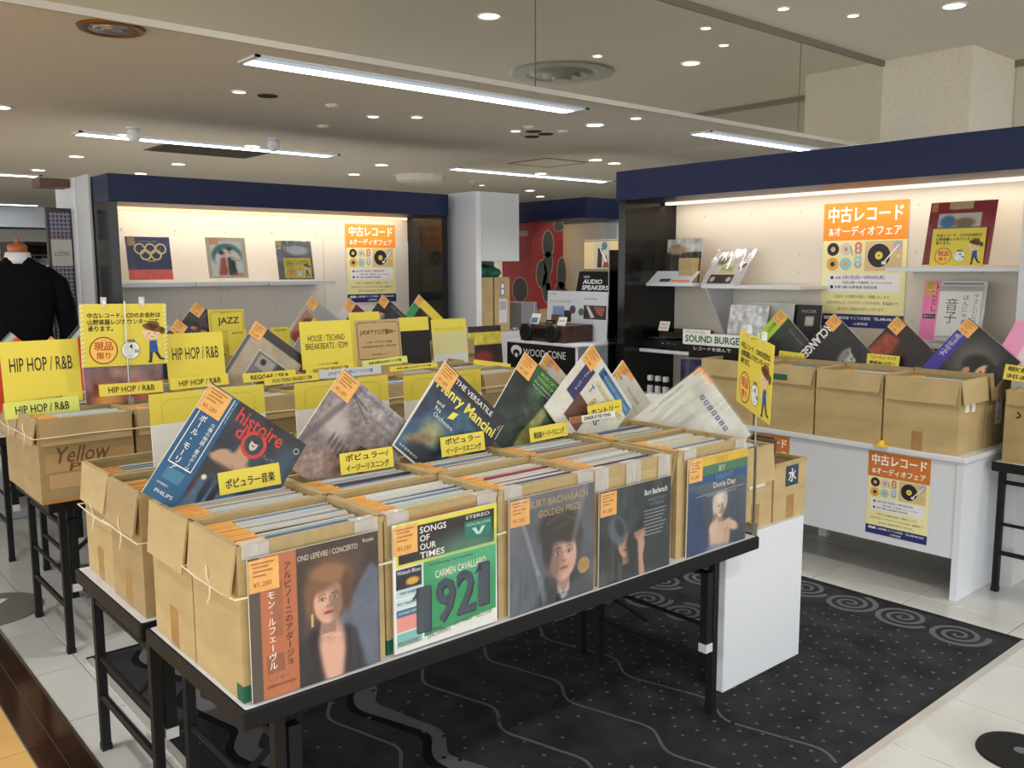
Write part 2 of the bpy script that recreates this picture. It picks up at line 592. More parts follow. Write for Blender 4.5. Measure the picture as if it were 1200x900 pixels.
# entrance mat
mt = empty('entrance_mat', (0, 0, 0), label='large charcoal mat with spirals, wavy lines and dots under the record tables', cat='mat')
MU0, MU1, MV0, MV1 = .90, 3.775, 1.255, 3.56
MB().box(MU0, MU1, MV0, MV1, .0, .007, M_CARPET).build('carpet', mt)
b = MB()
b.box(MU0 - .006, MU0 + .02, MV0, MV1, 0, .0085, M_ALU); b.box(MU0 - .02, MU1 + .02, MV0 - .03, MV0, 0, .009, M_ALU)
b.build('metal_edging', mt)
b = MB()
b.box(MU1, MU1 + .035, MV0, MV1, 0, .0075, M_BLACK); b.box(MU0, MU1, MV1, MV1 + .02, 0, .0075, M_BLACK)
b.build('rubber_edging', mt)
zc = .0078
def ribbon(mb, pts, w, m, z=zc):
    ws = w if isinstance(w, list) else [w] * len(pts)
    vs = []
    for i, p in enumerate(pts):
        a = pts[max(i - 1, 0)]; c = pts[min(i + 1, len(pts) - 1)]
        dx, dy = c[0] - a[0], c[1] - a[1]
        q = math.hypot(dx, dy) or 1
        vs += [(p[0] - dy / q * ws[i] / 2, p[1] + dx / q * ws[i] / 2, z), (p[0] + dy / q * ws[i] / 2, p[1] - dx / q * ws[i] / 2, z)]
    mb.add(vs, [(2 * i, 2 * i + 1, 2 * i + 3, 2 * i + 2) for i in range(len(pts) - 1)], m)
def wave(u, w, m, amp=.036, ph=0.0, v0=1.28, v1=3.5, z=zc, wv=0.0):
    pts = []; ws = []
    for k in range(90):
        v = v0 + (v1 - v0) * k / 89
        a = 2 * math.pi * (v - 2.6) / .44 + ph
        pts.append((u + amp * math.sin(a + .5 * math.sin(a)), v))
        ws.append(w * (1 + wv * math.sin(a * .5 + 1)))
    b = MB(); ribbon(b, pts, ws, m, z)
    return b
for u, w in ((2.1, .011), (1.80, .012), (1.41, .012), (2.4, .011)):
    wave(u, w, M_CARPAT).build('wavy_line', mt)
for u in (1.555, 1.12):
    wave(u - .035, .055, M_CARDARK, z=zc - .0004, wv=.2).build('wavy_dark_band', mt)  # black yarn band of the mat pattern, beside each grey one
    wave(u, .062, M_CARPAT, wv=.3).build('wavy_band', mt)
sp = MB()
random.seed(4)
def spiral(cu, cv, r, a0, s=1):
    pts = []
    n = 70; turns = 2.6
    for k in range(n):
        t = k / (n - 1)
        a = a0 + s * turns * 2 * math.pi * t
        rr = r * (.06 + .94 * t)
        pts.append((cu + rr * math.cos(a), cv + rr * math.sin(a)))
    ribbon(sp, pts, [.013 + .012 * k / n for k in range(n)], M_CARPAT)
k = 0
for v in np.arange(1.45, 3.5, .235):
    spiral(3.655 + .015 * (k % 2), v, .115, random.random() * 6, 1); k += 1
for v in np.arange(2.12, 3.5, .215):
    for u in (3.01, 3.235, 3.44):
        if v < 2.4 and u > 3.1: continue
        spiral(u, v + (.1 if u == 3.235 else 0), .108, random.random() * 6, 1)
sp.build('spiral_border', mt)
dt = MB()
for i in range(60):
    for j in range(44):
        u = MU0 + .08 + i * .082 + (.04 if j % 2 else 0) + random.uniform(-.012, .012)
        v = MV0 + .06 + j * .052 + random.uniform(-.01, .01)
        if u > 3.74 or v > 3.5: continue
        if u < 2.2 and random.random() < .72: continue
        if v > 2.05 and 2.9 < u < 3.6: continue
        if u > 3.53 : continue
        a = random.random() * 3
        r = random.uniform(.006, .0095)
        dt.add([(u + r * math.cos(a + q * math.pi / 2), v + r * math.sin(a + q * math.pi / 2), zc) for q in range(4)], [(0, 1, 2, 3)], M_CARPAT)
o = dt.build('dot', mt); o['kind'] = 'stuff'

# ceilings and the mirrored drop between them
struct(MB().box(-5, 14, -6, V_MIR + .05, Z_HIGH, Z_HIGH + .1, M_CEIL), 'ceiling')
struct(MB().box(-5, 22, V_MIR + .051, 26, Z_LOW, Z_LOW + .1, M_CEIL), 'ceiling_far')
M_TRIMG = mat('grey_trim', (120, 112, 98), 0.5)
M_TRIML = mat('pale_trim', (196, 190, 178), 0.5)
fa = struct(MB().box(-5, 8.3, V_MIR + .006, V_MIR + .05, Z_LOW, Z_HIGH, M_TRIMG), 'wall_fascia')
js = [-2.1, .89, 3.87, 6.85, 8.29]
for a, c in zip(js[:-1], js[1:]):
    MB().box(a + .006, c - .006, V_MIR, V_MIR + .005, Z_LOW + .02, Z_HIGH - .05, M_MIRROR).build('mirror_panel', fa)
MB().box(-5, 8.3, V_MIR - .012, V_MIR + .006, Z_LOW - .012, Z_LOW + .02, M_TRIML).build('bottom_trim', fa)
MB().box(-5, 8.3, V_MIR - .015, V_MIR + .006, Z_HIGH - .05, Z_HIGH, M_TRIMG).build('top_trim', fa)
struct(MB().box(8.25, 9.25, 3.45, V_MIR + .05, Z_LOW, Z_HIGH, M_CEIL), 'wall_column_box')
struct(MB().box(9.2, 9.3, -6, 3.45, Z_LOW, Z_HIGH, M_CEIL), 'wall_right_drop')
rm = struct(MB().box(9.17, 9.2, -6, 3.45, Z_HIGH - .06, Z_HIGH, M_TRIMG), 'trim_4')
MB().box(9.185, 9.198, -2, 3.43, Z_LOW + .02, Z_HIGH - .06, M_MIRROR).build('mirror_panel', rm)
struct(MB().box(9.3, 14, -6, V_MIR + .05, Z_LOW, Z_LOW + .1, M_CEIL), 'ceiling_right')
# far walls of the sales floor
M_FAR = mat('greige_far_wall', (176, 168, 152), 0.6)
struct(MB().box(-6, 22, 20, 20.2, 0, Z_LOW, M_FAR), 'wall_back')
struct(MB().box(15, 15.2, -6, 20, 0, Z_LOW, M_FAR), 'wall_right')

# recessed fluorescent bars, downlights and other ceiling fittings
M_LAMP = emis('fluorescent_tube_light', (235, 243, 255), 9.0)
M_LAMPDIM = emis('self_glowing_reflector', (196, 206, 216), .75)  # reflector emits by itself, standing in for tube light falling on it
M_DL = emis('downlight_lens', (255, 244, 226), 9.0)
M_SPOT = emis('halogen_spot_lens', (255, 232, 205), 5.0)
M_REFL = mat('white_reflector', (225, 228, 230), 0.3)
names = ['over the left record tables', 'far left beyond the left booth', 'at the back centre', 'above the right booth', 'over the menswear shop at the left edge', 'deepest in the menswear shop']
for i, (a, c, v) in enumerate(BARS):
    r = empty('fluorescent_bar', (a, v, Z_LOW), label='long recessed white fluorescent bar, the one ' + names[i], cat='ceiling light', group='fluorescent bars in the far ceiling')
    l = c - a
    b = MB()
    b.box(-.03, l + .03, -.115, -.105, -.012, 0, M_REFL); b.box(-.03, l + .03, .105, .115, -.012, 0, M_REFL)
    b.box(-.03, 0, -.115, .115, -.012, 0, M_REFL); b.box(l, l + .03, -.115, .115, -.012, 0, M_REFL)
    b.build('frame', r)
    MB().box(0, l, -.104, .012, -.008, -.001, M_LAMPDIM).build('reflector', r)
    MB().box(.01, l - .01, .0, .104, -.012, -.002, M_LAMP).build('tube', r)
def downlight(u, v, z, rad, label, lens=M_DL, grp=None):
    r = empty('downlight', (u, v, z), label=label, cat='ceiling light', group=grp)
    MB().lathe([(rad * .86, -.002), (rad * .9, -.008), (rad * 1.12, -.006), (rad * 1.15, 0)], M_REFL, 20).build('trim_ring', r)
    MB().lathe([(0, -.004), (rad * .86, -.0045), (rad * .87, -.001)], lens, 20).build('lens', r)
    return r
ORD = ['first', 'second', 'third', 'fourth', 'fifth', 'sixth', 'seventh', 'eighth', 'ninth', 'tenth', 'eleventh', 'twelfth', 'thirteenth', 'fourteenth', 'fifteenth']
def by_x(ps, z):
    def px(p):
        c = CR.transposed() @ Vector((p[0], p[1], (p[2] if len(p) > 2 else z) - CAM_H))
        return c.x / -c.z
    return sorted(ps, key=px)
for i, (u, v) in enumerate(DOWN_HIGH):
    downlight(u, v, Z_HIGH, .085, 'round white downlight of the higher ceiling, %s row, %s from the left' % (ORD[2 - i // 4], ORD[i % 4]), grp='downlights of the higher ceiling')
for i, (u, v) in enumerate(by_x(DOWN_LOW, Z_LOW)):
    downlight(u, v, Z_LOW, .075, 'round lit downlight in the lower far ceiling, %s from the left' % ORD[i], grp='downlights of the lower ceiling')
for i, (u, v, z) in enumerate(by_x([(6.03, 3.9, Z_HIGH), (6.6, 3.66, Z_HIGH), (6.05, 2.69, Z_HIGH), (2.47, 5.45, Z_LOW), (3.6, 5.7, Z_LOW), (3.86, 5.52, Z_LOW), (4.85, 5.56, Z_LOW), (5.13, 4.53, Z_LOW), (7.6, 9.4, Z_LOW)], 0)):
    downlight(u, v, z, .045, 'small warm halogen spot in the ceiling, %s from the left' % ORD[i], lens=M_SPOT, grp='small halogen spots')
M_HOLE = mat('black_hole', (14, 13, 12), .6)
for i, (u, v) in enumerate(by_x([(2.67, 5.47), (4.99, 5.5), (5.16, 5.54), (5.17, 5.72)], Z_LOW)):
    tag(MB().lathe([(0, -.003), (.05, -.003), (.062, -.005), (.065, 0)], M_HOLE, 16).build('speaker_grille', loc=(u, v, Z_LOW)), 'small black round hole in the far ceiling, %s from the left' % ORD[i], 'ceiling fitting', 'black holes of the far ceiling')
for i, (u, v) in enumerate(by_x([(3.15, 5.49), (5.14, 5.32), (4.79, 5.33), (7.15, 9.04), (3.53, 6.31)], Z_LOW)):
    tag(MB().lathe([(0, -.022), (.03, -.02), (.045, -.008), (.05, 0)], M_CEIL, 14).build('smoke_detector', loc=(u, v, Z_LOW)), 'small beige detector cap on the far ceiling, %s from the left' % ORD[i], 'detector', 'detector caps')
r = empty('round_diffuser', (1.40, 4.42, Z_LOW), label='round ceiling diffuser with brass ring at the top left', cat='air diffuser')
MB().lathe([(.105, -.004), (.115, -.014), (.14, -.012), (.15, 0)], mat('brass_ring', (150, 110, 50), .3, 1.0), 28).build('brass_ring', r)
MB().lathe([(0, -.018), (.04, -.016), (.045, -.008), (.075, -.014), (.08, -.006), (.1, -.01), (.104, 0)], M_CHROME, 28).build('louvre', r)
r = empty('round_diffuser', (6.29, 1.98, Z_HIGH), label='large stepped round air diffuser seen in the mirror panels', cat='air diffuser')
M_DIF = mat('grey_diffuser', (150, 146, 134), .5)
MB().lathe([(.33, -.012), (.36, -.02), (.5, -.016), (.52, 0)], M_DIF, 36).build('outer_ring', r)
MB().lathe([(0, -.08), (.08, -.078), (.1, -.05), (.17, -.06), (.19, -.03), (.26, -.035), (.33, 0)], M_DIF, 36).build('cone', r)
r = empty('round_diffuser', (6.25, 8.9, Z_LOW), label='round white diffuser near the back fluorescent bar', cat='air diffuser')
MB().lathe([(0, -.09), (.2, -.09), (.27, -.07), (.29, 0)], M_CEIL, 28).build('cone', r)
r = empty('air_grille', (3.45, 8.35, Z_LOW), label='dark rectangular air grille behind the far left bar', cat='air diffuser')
b = MB()
b.box(-.5, .5, -.27, .27, -.004, 0, mat('dark_grille', (82, 78, 70), .6)); b.build('frame', r)
for k in range(9):
    MB().box(-.46, .46, -.24 + k * .055, -.215 + k * .055, -.012, -.004, mat('dark_grille', (82, 78, 70), .6)).build('slat', r)
r = empty('access_hatch', (6.55, 7.0, Z_LOW), label='square access hatch in the far ceiling', cat='hatch')
b = MB()
for (x0, x1, y0, y1) in [(-.3, .3, -.3, -.28), (-.3, .3, .28, .3), (-.3, -.28, -.28, .28), (.28, .3, -.28, .28)]:
    b.box(x0, x1, y0, y1, -.006, 0, M_TRIMG)
b.build('frame', r); MB().box(-.278, .278, -.278, .278, -.003, 0, M_CEIL).build('hatch_lid', r)
for (u, v) in [(2.45, 7.35), (3.55, 7.2)]:
    r = empty('eyeball_spot', (u, v, Z_LOW), label='small white eyeball spotlight hanging by the far left bar, the %s one' % ('left' if u < 3 else 'right'), cat='spotlight')
    MB().lathe([(.05, -.01), (.055, 0)], M_REFL, 16).build('collar', r)
    MB().lathe([(0, -.11), (.035, -.1), (.055, -.06), (.045, -.02), (.03, -.01)], M_REFL, 16).build('lamp_head', r)
struct(MB().box(5.2, 9.0, 11.0, 12.0, 2.36, Z_LOW, M_WALL), 'trim_5')

# ---------------------------------------------------------------- booths
M_STRIP = emis('warm_strip_light', (255, 205, 140), 2.2)
M_STRIP2 = emis('warm_white_strip_light', (255, 222, 190), 1.7)
bo = empty('display_booth', (1.95, 6.42, 0), label='left display booth with navy header and white shelf wall', cat='display booth')
W_, D_ = 2.86, .62
MB().bbox(0, W_, 0, D_, 1.962, 2.148, M_NAVY, .003).build('header', bo)
MB().box(0.0, .06, .02, D_ - .02, 0, 1.962, M_BLACKGLOSS).build('side_panel', bo)
MB().box(W_ - .06, W_, .02, D_ + .02, 0, 1.962, M_BLACKGLOSS).build('side_panel', bo)
bw = MB(); bw.box(.06, W_ - .02, D_ - .06, D_ - .03, 0, 1.962, M_WALL)
bw = bw.build('back_panel', bo)
for i in range(3):
    MB().box(.06 + i * .93, .985 + i * .93, D_ - .066, D_ - .06, .5, 1.75, mat('cream_panel_board', (228, 221, 210), .5)).build('wall_panel', bw)
MB().box(.1, W_ - .1, D_ - .12, D_ - .085, 1.945, 1.962, M_STRIP).build('strip_lamp', bo)
rivs = MB()
for i in range(7):
    for zz in (1.80, 1.33, 1.15):
        x = .25 + i * .4
        rivs.box(x - .007, x + .007, D_ - .068, D_ - .06, zz - .007, zz + .007, M_GREYW)
rivs.build('wall_socket', bo)
light('booth_strip_glow', 'AREA', (1.95 + W_ / 2, 6.42 + D_ - .30, 1.95), 6.5, (1.0, .87, .70), (R(34), 0, 0), shape='RECTANGLE', size=2.6, size_y=.04)
for i, (xa, xb) in enumerate(((.08, .66), (.665, 1.25), (1.255, 1.85))):
    sh = empty('wall_shelf', (1.95 + xa, 6.42 + D_ - .068, 1.385), label='white wall shelf in the left booth, ' + ('leftmost', 'middle', 'rightmost')[i] + ' of three', cat='shelf')
    MB().bbox(0, xb - xa - .012, -.34 + .02 * (i % 2), 0, -.01, .022, M_WHITE, .003).build('board', sh)

bo = empty('display_booth', (4.4, 4.05, 0), rot=(0, 0, R(-90)), label='right display booth with navy header, cream wall and warm strip light', cat='display booth')
W_ = 2.52
MB().bbox(0, W_, 0, .62, 1.935, 2.122, M_NAVY, .003).build('header', bo)
MB().box(0.0, .06, .03, .6, 0, 1.935, M_BLACKGLOSS).build('side_panel', bo)
MB().box(W_ - .06, W_, .03, .6, 0, 1.935, M_GREYW).build('side_panel', bo)
MB().box(.0, W_, .55, .6, 0, 1.935, M_WALL).build('back_panel', bo)
MB().box(.1, W_ - .1, .38, .42, 1.918, 1.935, M_STRIP2).build('strip_lamp', bo)
rivs = MB()
for i in range(7):
    for zz in (1.84, 1.58, 1.47, 1.2):
        x = .3 + i * .36
        rivs.box(x - .007, x + .007, .547, .55, zz - .007, zz + .007, M_GREYW)
rivs.build('wall_socket', bo)
light('booth_strip_glow', 'AREA', (4.4 + .40, 4.05 - W_ / 2, 1.91), 3.2, (1.0, .88, .72), (R(20), 0, R(-90)), shape='RECTANGLE', size=2.4, size_y=.04)
def rshelf(v0, v1, z, label, d=.3):
    sh = empty('wall_shelf', (4.945, v0, z), rot=(0, 0, R(-90)), label=label, cat='shelf')
    MB().bbox(0, v0 - v1, -d, 0, 0, .022, M_WHITE, .003).build('board', sh)
    return sh
sh = rshelf(4.08, 3.6, 1.38, 'white shelf with a folded brochure at the left end of the right booth')
MB().add([(.02, -.28, 0), (.02, 0, -.4), (.02, 0, 0), (.035, -.28, 0), (.035, 0, -.4), (.035, 0, 0)], [(0, 1, 2), (3, 5, 4), (0, 3, 4, 1), (0, 2, 5, 3)], M_GREYW).build('bracket', sh)
sh = rshelf(3.54, 2.83, 1.37, 'white shelf with a picture record of a car radio in the right booth')
MB().add([(.02, -.28, 0), (.02, 0, -.4), (.02, 0, 0), (.035, -.28, 0), (.035, 0, -.4), (.035, 0, 0)], [(0, 1, 2), (3, 5, 4), (0, 3, 4, 1), (0, 2, 5, 3)], M_GREYW).build('bracket', sh)
rshelf(2.33, 1.66, 1.475, 'white shelf with a red record at the right end of the right booth')
rshelf(2.33, 1.66, 1.08, 'low white shelf behind the tilted records at the right end')
rshelf(4.10, 3.5, .94, 'white shelf carrying the black turntable', .36)

# partition right of the left booth, with an overhead cupboard
pt = empty('partition_unit', (4.9, 6.15, 0), label='tall white partition with overhead cupboard beside the left booth', cat='cabinet')
MB().box(0, .06, 0, .85, 0, 2.165, M_WHITE).build('upright_panel', pt)
b = MB(); b.box(.062, .50, .0, .85, 1.565, 2.165, M_GREYW); b.build('overhead_cupboard', pt)
# booth behind, with the red carton
bb = empty('display_booth', (5.85, 5.75, 0), label='rear display booth with navy header seen between the two others', cat='display booth')
MB().box(0, .3, 0, 2.2, 1.955, 2.135, M_NAVY).build('header', bb)
MB().box(.3, 2.0, 0, .3, 1.955, 2.135, M_NAVY).build('header_return', bb)
MB().box(.75, .8, .3, 2.2, 0, 1.955, M_WALL).build('back_panel', bb)
b = MB(); b.bbox(.5, .9, .05, .25, 0, 1.955, M_GREYW, .03); b.build('white_post', bb)
struct(MB().box(6.9, 6.95, 4.3, 5.74, 0, 2.1, M_BLACKGLOSS), 'trim_6')
# ---------------------------------------------------------------- folding tables and counters
def folding_table(u0, u1, v0, v1, z, label, legx=None, legin=.045, zf=(0, 0)):
    t = empty('folding_table', (u0, v0, 0), label=label, cat='table', group='black folding tables')
    w, d = u1 - u0, v1 - v0
    b = MB(); b.bbox(.006, w - .006, .006, d - .006, z - .012, z, M_WHITE, .004); b.build('tabletop', t)
    MB().bbox(0, w, 0, d, z - .044, z - .0005, M_BLACK, .004).build('edge_band', t)
    xs = legx or (.06, w - .18)
    for x in xs:
        s = 1 if x < w / 2 else -1
        for y in (legin, d - legin):
            lg = MB().box(x - .013, x + .013, y - .013, y + .013, .02 + (zf[0] if s > 0 else zf[1]), z - .036, M_BLACK).build('leg', t)
            MB().box(x - .015, x + .015, y - .015, y + .015, zf[0] if s > 0 else zf[1], .02 + (zf[0] if s > 0 else zf[1]), M_BLACK).build('foot_cap', lg)
        MB().tube([(x, legin, z * .30), (x, d - legin, z * .30)], .011, M_BLACK, 8).build('crossbar', t)
        MB().tube([(x, legin, z - .10), (x, d - legin, z - .10)], .010, M_BLACK, 8).build('crossbar', t)
        st = MB().box(x + s * .02, x + s * .05, legin - .014, legin + .014, z * .42, z - .08, M_BLACK).build('folding_stay', t)
        MB().box(x + s * .018, x + s * .052, legin - .016, legin + .016, z * .40, z * .45, M_GREYW).build('white_sleeve', st)
        br = MB(); br.tube([(x + s * .03, d / 2, z * .45), (x + s * .42, d / 2, z - .04)], .010, M_BLACK, 6); br.build('brace', t)
        MB().tube([(x, legin, z * .52), (x, d - legin, z * .52)], .008, M_BLACK, 6).build('crossbar', t)
    return t
TZ = .588
folding_table(.717, 2.575, 1.687, 2.275, TZ, 'black folding table with white top carrying the nearest two rows of record boxes', (.09, 1.65), .035, (0, .0085))
folding_table(.712, 2.575, 2.305, 2.89, TZ, 'black folding table behind the nearest one, its rounded end at the left', (.045, 1.67), .045, (0, .0085))
folding_table(.825, 2.55, 3.665, 4.20, .62, 'black folding table under the first boxes at the left', (.05, 1.55), .02)
folding_table(2.56, 3.70, 3.59, 4.20, .62, 'black folding table continuing the left row to the middle', (.11, 1.0), .03)
folding_table(.9, 2.7, 5.05, 5.65, .66, 'black folding table before the left booth, its left half')
folding_table(2.72, 4.02, 5.05, 5.65, .66, 'black folding table before the left booth, its right half')
folding_table(4.26, 4.86, -.35, 1.59, .62, 'black folding table at the right edge beside the white counter', None, .03)

ct = empty('white_counter', (4.05, 1.62, 0), label='white counter carrying record boxes in the right booth', cat='counter')
MB().bbox(-.02, .60, -.012, 2.5, .635, .66, M_WHITE, .004).build('countertop', ct)
MB().box(-.008, .585, 0, .03, 0, .635, M_WHITE).build('end_panel', ct)
MB().box(-.008, .585, 2.44, 2.47, 0, .635, M_WHITE).build('end_panel', ct)
MB().box(0, .02, .03, 2.44, .19, .635, M_WHITE).build('front_panel', ct)
for y in (.9, 1.6):
    MB().box(.45, .49, y, y + .05, 0, .635, M_GREYW).build('support_post', ct)

pw = empty('white_plinth_table', (2.51, 1.775, .0085), label='white board trestle at the right end of the near table', cat='table')
MB().bbox(0, .49, 0, .05, 0, .555, M_WHITE, .003).build('front_board', pw)
MB().box(.0, .49, .05, .9, .515, .553, M_WHITE).build('top_board', pw)
MB().box(.0, .49, .86, .9, 0, .515, M_WHITE).build('rear_board', pw)
MB().box(.03, .46, .88, .93, 0, .05, M_WHITE).build('foot_rail', pw)

# ---------------------------------------------------------------- record boxes
def loop(mb, w, d, z, m, r=.0022, sag=.0):
    random.seed(int(z * 1000 + w * 100))
    pts = []
    for (a, b) in (((0, 0), (w, 0)), ((w, 0), (w, d)), ((w, d), (0, d)), ((0, d), (0, 0))):
        for k in range(4):
            t = k / 4
            pts.append((a[0] + (b[0] - a[0]) * t, a[1] + (b[1] - a[1]) * t, z - sag * math.sin(t * math.pi) + random.uniform(-.003, .003)))
    c = (w / 2, d / 2)
    pts = [(c[0] + (p[0] - c[0]) * (1 + .01 / w), c[1] + (p[1] - c[1]) * (1 + .01 / d), p[2]) for p in pts]
    mb.tube(pts, r, m, 6, closed=True)

def record_box(u, v, z, w, d, h, label, group, rot=0.0, flaps='fl', twine=None, m=None, tape=True, fl_h=.10, name='record_box'):
    """open kraft carton; local x right, y away, front face at y = 0"""
    m = m or M_CARD
    r = empty(name, (u, v, z), (0, 0, rot), label, 'record box', group)
    t = .006
    b = MB()
    b.box(0, w, 0, d, 0, .006, m)
    b.box(0, w, 0, t, .006, h, m); b.box(0, w, d - t, d, .006, h, m)
    b.box(0, t, t, d - t, .006, h, m); b.box(w - t, w, t, d - t, .006, h, m)
    b.build('carton', r)
    rim = MB()
    e = .0025
    for (x0, x1, y0, y1) in ((0, w, -e, t + e), (0, w, d - t - e, d + e), (-e, t + e, 0, d), (w - t - e, w + e, 0, d)):
        rim.box(x0, x1, y0, y1, h - .012, h + .003, M_CARDIN)
    rim.build('rim', r)
    g = .0085
    for c in flaps:
        s = MB()
        if c == 'f':
            s.add([(.004, -.003, h), (w - .004, -.003, h), (w - .012, -g - .012, h - fl_h), (.01, -g - .008, h - fl_h * 1.03),
                   (.004, .002, h + .002), (w - .004, .002, h + .002), (w - .012, -g - .006, h - fl_h), (.01, -g - .002, h - fl_h * 1.03)],
                  [(0, 3, 2, 1), (4, 5, 6, 7), (0, 1, 5, 4), (1, 2, 6, 5), (2, 3, 7, 6), (3, 0, 4, 7)], m)
        elif c == 'l':
            s.add([(-.003, .004, h), (-.003, d - .004, h), (-g - .008, d - .008, h - fl_h * 1.02), (-g - .012, .01, h - fl_h),
                   (.002, .004, h + .002), (.002, d - .004, h + .002), (-g - .002, d - .008, h - fl_h * 1.02), (-g - .006, .01, h - fl_h)],
                  [(0, 1, 2, 3), (4, 7, 6, 5), (0, 4, 5, 1), (1, 5, 6, 2), (2, 6, 7, 3), (3, 7, 4, 0)], m)
        elif c == 'r':
            s.add([(w + .003, .004, h), (w + .003, d - .004, h), (w + g + .010, d - .008, h - fl_h), (w + g + .012, .008, h - fl_h),
                   (w - .002, .004, h + .002), (w - .002, d - .004, h + .002), (w + g + .004, d - .008, h - fl_h), (w + g + .006, .008, h - fl_h)],
                  [(0, 3, 2, 1), (4, 5, 6, 7), (0, 1, 5, 4), (1, 2, 6, 5), (2, 3, 7, 6), (3, 0, 4, 7)], m)
        else:
            continue
        s.build('flap', r)
    if twine:
        s = MB(); loop(s, w + .024, d + .024, twine, M_TWINE)
        s.v = [(x - .012, y - .012, q) for x, y, q in s.v]
        k = MB.build(s, 'twine', r)
        s = MB()
        s.tube([(-.016, d * .45, twine), (-.02, d * .48, twine + .02), (-.018, d * .5, twine + .042)], .002, M_TWINE, 5)
        s.tube([(-.016, d * .45, twine), (-.02, d * .42, twine - .02), (-.018, d * .5, twine - .045)], .002, M_TWINE, 5)
        s.build('knot', k)
    if tape:
        MB().box(w * .4, w * .4 + .05, -.0008, 0, 0.0, .09, M_TAPE).build('tape', r)
        MB().box(-.0008, 0, d * .4, d * .4 + .05, 0.0, .10, M_TAPE).build('tape', r)
    return r

REC_COL = [(226, 228, 226), (202, 208, 212), (176, 186, 196), (64, 82, 132), (214, 205, 188), (120, 128, 140), (44, 46, 56), (150, 60, 78),
           (206, 214, 206), (110, 140, 165), (232, 226, 210), (96, 84, 120), (188, 180, 168), (226, 214, 150)]
M_EDGE = mat('sleeve_edge', (226, 226, 222), .35, coat=.6)
rec_proto = []
rs_ = random.Random(7)
def make_record(i, c):
    r = MB()
    mm = mat('record_sleeve_%d' % i, c, .3, coat=.7)
    me = M_EDGE if i % 3 else mm
    h, w, t = .306, .315, .0048
    x0 = -w / 2
    vs = [(x0, -t / 2, 0), (-x0, -t / 2, 0), (-x0, t / 2, 0), (x0, t / 2, 0), (x0, -t / 2, h), (-x0, -t / 2, h), (-x0, t / 2, h), (x0, t / 2, h)]
    r.add(vs, [(0, 1, 5, 4), (2, 3, 7, 6)], mm)
    r.add(vs, [(3, 2, 1, 0), (4, 5, 6, 7), (1, 2, 6, 5), (3, 0, 4, 7)], me)
    o = r.build('record')
    o['category'] = 'record'
    s = MB(); s.box(x0 + .003, x0 + .068, -t / 2 - .0016, -t / 2 - .0002, h - .068, h - .0005, M_ORANGE)
    s.box(x0 + .003, x0 + .068, -t / 2 - .0002, t / 2 - .001, h - .0005, h + .0006, M_ORANGE)
    s.build('price_sticker', o)
    return o
for i, c in enumerate(REC_COL):
    rec_proto.append(make_record(i, c))
rec_names = ['white', 'pale grey', 'blue grey', 'blue', 'beige', 'grey', 'black', 'wine red', 'pale green', 'sky blue', 'ivory', 'violet', 'taupe', 'yellow']
ord20 = ['first', 'second', 'third', 'fourth', 'fifth', 'sixth', 'seventh', 'eighth', 'ninth', 'tenth', 'eleventh', 'twelfth', 'thirteenth', 'fourteenth', 'fifteenth', 'sixteenth', 'seventeenth', 'eighteenth', 'nineteenth', 'twentieth', 'twenty-first', 'twenty-second', 'twenty-third', 'twenty-fourth', 'twenty-fifth']
used = [False] * len(REC_COL)
n_rec = 0
def put_record(x, y, z, lean, label, group, idx=0, k=None, rot=0.0):
    """loose record standing in a box"""
    global n_rec
    k = rs_.randrange(len(REC_COL)) if k is None else k
    if rs_.random() < .45: k = rs_.choice([0, 1, 2, 4, 8, 10])
    if not used[k]:
        o = rec_proto[k]; used[k] = True
    else:
        o = copy_tree(rec_proto[k])
    o.location = (x, y, z)
    o.rotation_euler = (-lean + rs_.uniform(-.012, .012), rs_.uniform(-.006, .006), rot)
    o['label'] = label.replace('record packed upright', rec_names[k] + ' record, ' + ord20[min(idx, 24)] + ' from front', 1); o['group'] = group
    n_rec += 1
    return o
def fill(u, v, z, w, d, y0, y1, pitch, label, group, lean=.10, zr=.007):
    y = y0; idx = 0
    while y < y1:
        put_record(u + w / 2 + rs_.uniform(-.006, .006), v + y, z + zr + rs_.uniform(0, .006), lean, label, group, idx)
        idx += 1
        y += pitch * rs_.uniform(.8, 1.25)
def stuff_fill(u, v, z, w, d, y0, y1, label, rot=0.0, hh=.303, cols=(0, 1, 2, 4, 6, 8, 9)):
    r = MB()
    y = y0
    rr = random.Random(int(u * 77 + v * 31))
    while y < y1:
        q = rr.uniform(.003, .006); h2 = hh + rr.uniform(-.006, .004)
        k = rr.choice(cols)
        r.box(.02, w - .02, y, y + q, .008, h2, mat('record_sleeve_%d' % k, REC_COL[k], .3, coat=.7))
        r.box(.021, .085, y - .001, y + .001, h2 - .05, h2 + .0008, M_ORANGE)
        y += q + rr.uniform(.003, .006)
    o = r.build('packed_records', loc=(u, v, z), rot=(0, 0, rot))
    tag(o, label, 'records', None, 'stuff')
    return o

ordn = ['first', 'second', 'third', 'fourth', 'fifth', 'sixth', 'seventh', 'eighth', 'ninth']
BW, BD, BH = .352, .255, .341
FU = [.735, 1.092, 1.437, 1.785, 2.165]
